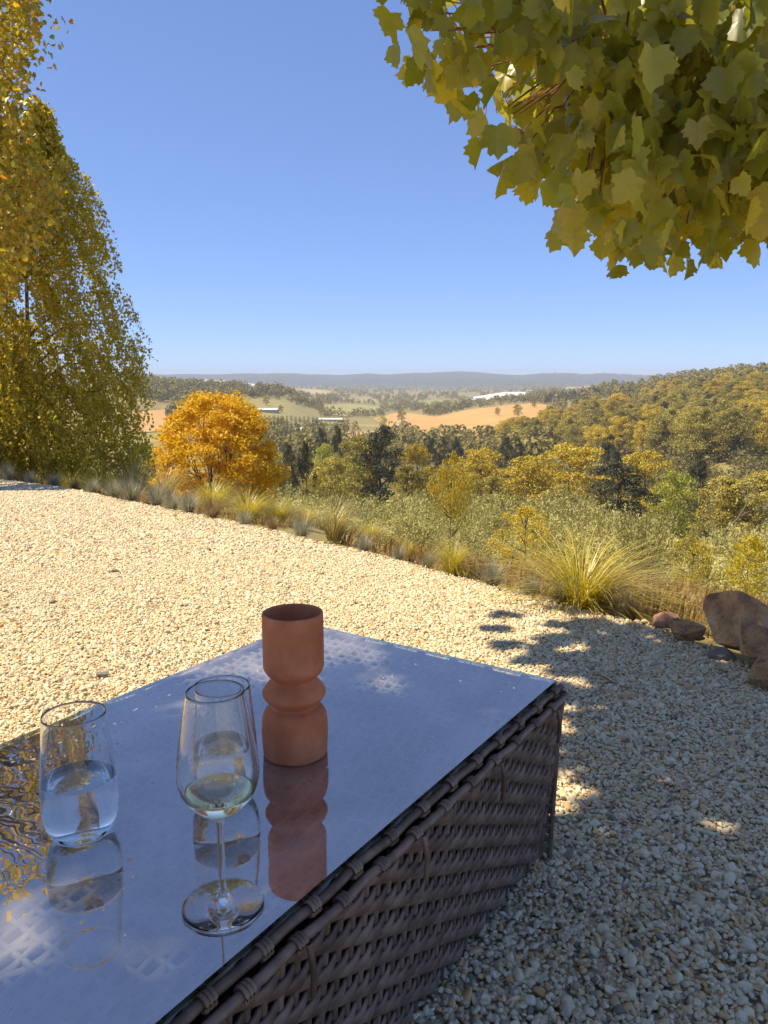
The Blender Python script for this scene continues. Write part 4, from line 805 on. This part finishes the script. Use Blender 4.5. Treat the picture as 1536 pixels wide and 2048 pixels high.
# ------------------------------------------------------------------ wicker table with a glass top
TZ, TW, TL, TA = 0.33, 0.554, 1.2, 56.0                      # top height, width, length, heading
dirv = np.array([math.cos(R(TA)), math.sin(R(TA))]); lef = np.array([-dirv[1], dirv[0]])
A = np.array([.29, 1.2225]); ctr = A + lef * TW / 2 - dirv * TL / 2
table = obj('coffee_table', None, label='low brown wicker table with a reflective glass top', cat='table', loc=(ctr[0], ctr[1], 0), rot=(0, 0, R(TA)))
hx, hy = TL / 2, TW / 2; GT = .006
V, F = box(-hx, hx, -hy, hy, TZ - GT, TZ); me = mesh('glass_top', V, F, [M['tabletop'], M['tableedge']], midx=[1, 1, 1, 1, 0, 0])
# only the upper face reflects and carries the sky; sides are the green edge
import bmesh
bm = bmesh.new(); bm.from_mesh(me); bm.faces.ensure_lookup_table()
for f in bm.faces: f.material_index = 0 if abs(f.normal.z) > .9 else 1
bmesh.ops.delete(bm, geom=[f for f in bm.faces if f.normal.z < -.9], context='FACES'); bm.to_mesh(me); bm.free()
obj('glass_top', me, table)
PITCHS, ROW, AMP = .023, .0122, .0052                        # stake spacing, row height, how far a strand swings out and in
def strand(length, phase, hgt=.0082, thk=.0034, amp=AMP, per=4):     # twill: over two stakes, under one
    n = int(length / PITCHS * per) + 1; x = np.linspace(-length / 2, length / 2, n); w_ = np.cos(2 * np.pi * ((x + length / 2) / (3 * PITCHS) + phase / 3)); y = -amp * w_
    a = np.linspace(0, 2 * np.pi, 8, endpoint=False); h_ = hgt * (.78 + .26 * w_); lift = .0022 * np.sin(2 * np.pi * ((x + length / 2) / (3 * PITCHS) + phase / 3))
    V = np.stack([np.repeat(x[:, None], 8, 1), y[:, None] + np.cos(a)[None] * thk, np.sin(a)[None] * h_[:, None] + lift[:, None]], -1).reshape(-1, 3)
    i = np.arange(n - 1)[:, None] * 8; j = np.arange(8)[None]; F = np.stack([i + j, i + (j + 1) % 8, i + 8 + (j + 1) % 8, i + 8 + j], -1).reshape(-1, 4)
    return V, F
SIDES = [(TL + .03, 0, 0), (TL + .03, math.pi, 0), (TW + .03, math.pi / 2, 1), (TW + .03, -math.pi / 2, 1)]
INS = .022                                                   # lower edge set in
for long_ in (0, 1):
    L = (TL, TW)[long_] + .012
    SM = [mesh('weaver', *strand(L, ph), [M['wicker']], True) for ph in (0, 1, 2)]
    Vs, Fs = tube([(0, 0, 0), (0, 0, .29)], .0042, 7); SK = mesh('stake', Vs, Fs, [M['wicker']], True)
    for s in (0, 1):
        rz = (0, math.pi)[s] + (0, math.pi / 2)[long_]; off = (hy, hx)[long_]
        def place(me, name, along, outw, z, extra=0):
            # local frame of the side: x along, -y outward
            c, s_ = math.cos(rz), math.sin(rz); x, y = along, -outw
            return obj(name, me, table, loc=(x * c - y * s_, x * s_ + y * c, z), rot=(0, extra, rz))
        for k in range(23):
            z = .022 + k * ROW; f = k / 22; place(SM[k % 3], 'weaver', 0, off - INS * (1 - f) + .006, z)
        nst = int(L / PITCHS) + 1
        for k in range(nst):
            x = -L / 2 + k * PITCHS
            o = place(SK, 'stake', x, off - INS + .006, .012); o.rotation_euler = (math.atan2(INS, .28), 0, rz) if True else None
        # two rails under the rim, bound with wraps
        RL = mesh('rail', *tube([(x, .0012 * math.sin(x * 60), .001 * math.sin(x * 43)) for x in np.linspace(-L / 2 - .004, L / 2 + .004, 60)], .0054, 8), [M['wicker']], True)
        place(RL, 'rail', 0, off + .003, TZ - .0145); place(RL, 'rail', 0, off + .0145, TZ - .027)
        WR = MB()
        for q in (-.0045, .0, .0045):
            a = np.linspace(0, 2 * np.pi, 14); WR.add(*tube(np.stack([q + 0 * a, np.cos(a) * .0074, np.sin(a) * .0074], 1), .0024, 5))
        WRm = WR.mesh('wrap', [M['wicker']], True)
        WT = MB(); a = np.linspace(0, 1, 7); WT.add(*tube(np.stack([.004 * a, -.0085 - .004 * np.sin(a * 3), -.06 * a], 1), .0034, 6)); WTm = WT.mesh('tail', [M['wicker']], True)
        nw = int(L / .07)
        for k in range(nw):
            x = -L / 2 + .03 + k * .07; place(WRm, 'wrap', x, off + .0145, TZ - .027); place(WRm, 'wrap', x + .035, off + .003, TZ - .0145); (place(WTm, 'tail', x + .006, off + .0145, TZ - .027) if k % 3 == 1 else None)
# corner posts
for sx in (-1, 1):
    for sy in (-1, 1):
        obj('corner_post', mesh('corner_post', *tube([(sx * (hx - INS - .004), sy * (hy - INS - .004), .012), (sx * (hx - .006), sy * (hy - .006), TZ - .02)], .013, 10), [M['wicker']], True), table)
        for q in range(4):
            dx, dy = (.004, -.008, .010, -.014)[q], (.010, .006, -.006, .002)[q]
            P = [(sx * (hx - INS + dx), sy * (hy - INS + dy), .012), (sx * (hx + dx), sy * (hy + dy), TZ - .02)]; obj('corner_post', mesh('corner_post', *tube(P, .0065, 8), [M['wicker']], True), table)
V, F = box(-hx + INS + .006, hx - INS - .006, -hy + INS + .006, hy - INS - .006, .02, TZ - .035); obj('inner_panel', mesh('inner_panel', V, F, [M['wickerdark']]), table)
# woven panel under the glass
SMt = [mesh('top_weaver', *strand(TL - .01, ph, .0062, .0022, .0032), [M['wickertop']], True) for ph in (0, 1, 2)]
for k in range(int(TW / .0126)):
    obj('top_weaver', SMt[k % 3], table, loc=(0, -hy + .008 + k * .0126, TZ - .017), rot=(R(90), 0, 0))
Vs, Fs = tube([(0, -hy + .004, 0), (0, hy - .004, 0)], .0036, 6); ST_ = mesh('top_stake', Vs, Fs, [M['wickertop']], True)
for k in range(int((TL - .01) / PITCHS) + 1): obj('top_stake', ST_, table, loc=(-(TL - .01) / 2 + k * PITCHS, 0, TZ - .017))
# specks of dust and petals on the glass, coloured pale to imitate sun glints
g = np.random.default_rng(77); mb = MB()
for k in range(70):
    x, y = g.uniform(-.45, .55), g.uniform(-hy + .03, hy - .03); s = g.uniform(.0005, .0012); a = g.uniform(0, 6.28); V, F = box(-s * g.uniform(1, 2.2), s, -s * .6, s * .6, 0, s * .7); V = np.array(V); c, q = math.cos(a), math.sin(a)
    mb.add(np.stack([V[:, 0] * c - V[:, 1] * q + x, V[:, 0] * q + V[:, 1] * c + y, V[:, 2] + TZ + .0002], 1), F)
M['speck'] = surf('pale_dust_glint', [(.3, (.8, .78, .7)), (.7, (.85, .83, .78))], scale=40, rough=.3)
obj('dust_glints', mb.mesh('dust_glints', [M['speck']]), kind='stuff', label='fine pale dust specks imitating sun glints on the glass top', loc=table.location, rot=table.rotation_euler)

# ------------------------------------------------------------------ things on the table
def ontable(px, py):
    d = ray(px, py); t = (CAMZ - TZ) / -d.z; return np.array([d.x * t, d.y * t, TZ + .0004])
def smooth_prof(pts, n=8):                                    # Catmull-Rom through profile points
    P = np.array([pts[0]] + list(pts) + [pts[-1]], float); out = []
    for k in range(1, len(P) - 2):
        p0, p1, p2, p3 = P[k - 1:k + 3]
        for t in np.linspace(0, 1, n, endpoint=False): out.append(.5 * (2 * p1 + (p2 - p0) * t + (2 * p0 - 5 * p1 + 4 * p2 - p3) * t * t + (3 * p1 - p0 - 3 * p2 + p3) * t ** 3))
    out.append(P[-2]); out = np.array(out); out[:, 0] = np.maximum(out[:, 0], 0); return out
# terracotta vase
pr = [(.0002, .0), (.0415, .0), (.0428, .0012)] + list(map(tuple, smooth_prof([(.0432, .004), (.0444, .03), (.0440, .046), (.0420, .0565), (.0375, .0635), (.0318, .0672)]))) + \
     [(.0304, .0690), (.0306, .0705), (.0335, .0730)] + list(map(tuple, smooth_prof([(.0375, .0770), (.0415, .0825), (.0424, .0865), (.0413, .0905), (.0370, .0965), (.0325, .1012)]))) + \
     [(.0298, .1040), (.0288, .1055), (.0296, .1070), (.0330, .1105), (.0368, .1150), (.0394, .1195), (.0403, .1228), (.0405, .126), (.0404, .19)] + \
     [(.0402, .1945), (.0396, .1962), (.0386, .1966), (.0373, .1964), (.0366, .1955), (.0364, .193), (.0364, .126), (.034, .12), (.0002, .119)]
obj('vase', mesh('vase', *lathe(pr, 96), [M['terracotta']], True), loc=ontable(591, 1503), label='terracotta vase of stacked rounded forms on the glass table', cat='vase')
# stemmed wine glass
wg = obj('wine_glass', None, label='stemmed wine glass with a little white wine, front of the table', cat='glass', loc=ontable(447, 1812), group='glasses on the table')
TH = .0009
outer = smooth_prof([(.0042, .0905), (.0085, .0945), (.0215, .1040), (.0325, .1170), (.0376, .1340), (.0372, .1500), (.0345, .1700), (.0305, .1930), (.0262, .2180)], 7)
inner = smooth_prof([(.0002, .0968), (.0080, .0985), (.0200, .1058), (.0312, .1180), (.0365, .1345), (.0361, .1500), (.0334, .1700), (.0294, .1930), (.0252, .2178)], 7)
prof = list(map(tuple, outer)) + [(.0260, .2187), (.0255, .2187)] + list(map(tuple, inner[::-1]))
obj('bowl', mesh('bowl', *lathe(prof, 72), [M['glass']], True), wg)
stem = smooth_prof([(.0062, .0105), (.0046, .0145), (.0037, .022), (.0034, .045), (.0034, .07), (.0037, .083), (.0042, .0905)], 5); obj('stem', mesh('stem', *lathe(stem, 40), [M['glass']], True), wg)
foot = [(.0002, .0006), (.020, .0010), (.0375, .0002), (.0388, .0008), (.0390, .0018), (.0380, .0026)] + list(map(tuple, smooth_prof([(.036, .0030), (.025, .0042), (.014, .0062), (.0085, .0085), (.0062, .0105)], 5)))
obj('foot', mesh('foot', *lathe(foot, 72), [M['glass']], True), wg)
def liquid(inner, level, inset):
    I = [(max(r_ - inset, .0002), z) for r_, z in inner if z < level - .0004]; rl = np.interp(level, [z for _, z in inner], [r_ for r_, _ in inner])
    return I + [(rl - inset, level - .0002), (rl - inset - .0008, level), (.0002, level)]
wi = liquid(inner, .1205, -.00025); wi[0] = (.0002, wi[0][1] - .0002)
obj('white_wine', mesh('white_wine', *lathe(wi, 72), [M['wine']], True), loc=wg.location, label='pale yellow white wine filling the bottom of the wine glass bowl', cat='wine')
# tumblers
def tumbler(px, py, lab, lab2):
    t_out = smooth_prof([(.0002, .0004), (.022, .0006), (.0285, .0022), (.0345, .0100), (.0388, .0240), (.0403, .0420), (.0397, .0640), (.0378, .0900), (.0352, .1180), (.0330, .1420)], 7)
    t_in = smooth_prof([(.0002, .0085), (.0180, .0090), (.0275, .0120), (.0350, .0225), (.0389, .0400), (.0385, .0640), (.0366, .0900), (.0340, .1180), (.0319, .1418)], 7)
    o = obj('tumbler', mesh('tumbler', *lathe(list(map(tuple, t_out)) + [(.0328, .1427), (.0322, .1427)] + list(map(tuple, t_in[::-1])), 72), [M['glass']], True), loc=ontable(px, py), label=lab, cat='glass', group='glasses on the table')
    wv = liquid(t_in, .0685, -.00025); wv[0] = (.0002, wv[0][1] - .0002)
    obj('water', mesh('water', *lathe(wv, 72), [M['water']], True), loc=o.location, label=lab2, cat='water')
tumbler(165, 1668, 'stemless tumbler half full of water at the left of the table', 'clear water in the left tumbler')
tumbler(451, 1595, 'stemless tumbler seen through the wine glass, between it and the vase', 'clear water in the tumbler behind the wine glass')

# ------------------------------------------------------------------ haze in the valley air
hm, t, o = newmat('haze'); pv = N(t, 'ShaderNodeVolumePrincipled'); pv.inputs['Color'].default_value = (.82, .89, 1.0, 1); pv.inputs['Density'].default_value = 1.5e-4; pv.inputs['Anisotropy'].default_value = .0
t.links.new(pv.outputs[0], o.inputs['Volume'])
zb = float(TV[:, 2].min()) - 1; zt_ = float(TV[:, 2].max()) + 25
obj('haze', mesh('haze', *box(-9300, 9300, -9300, 9300, zb, zt_), [hm]), kind='stuff', label='thin pale haze over the valley')
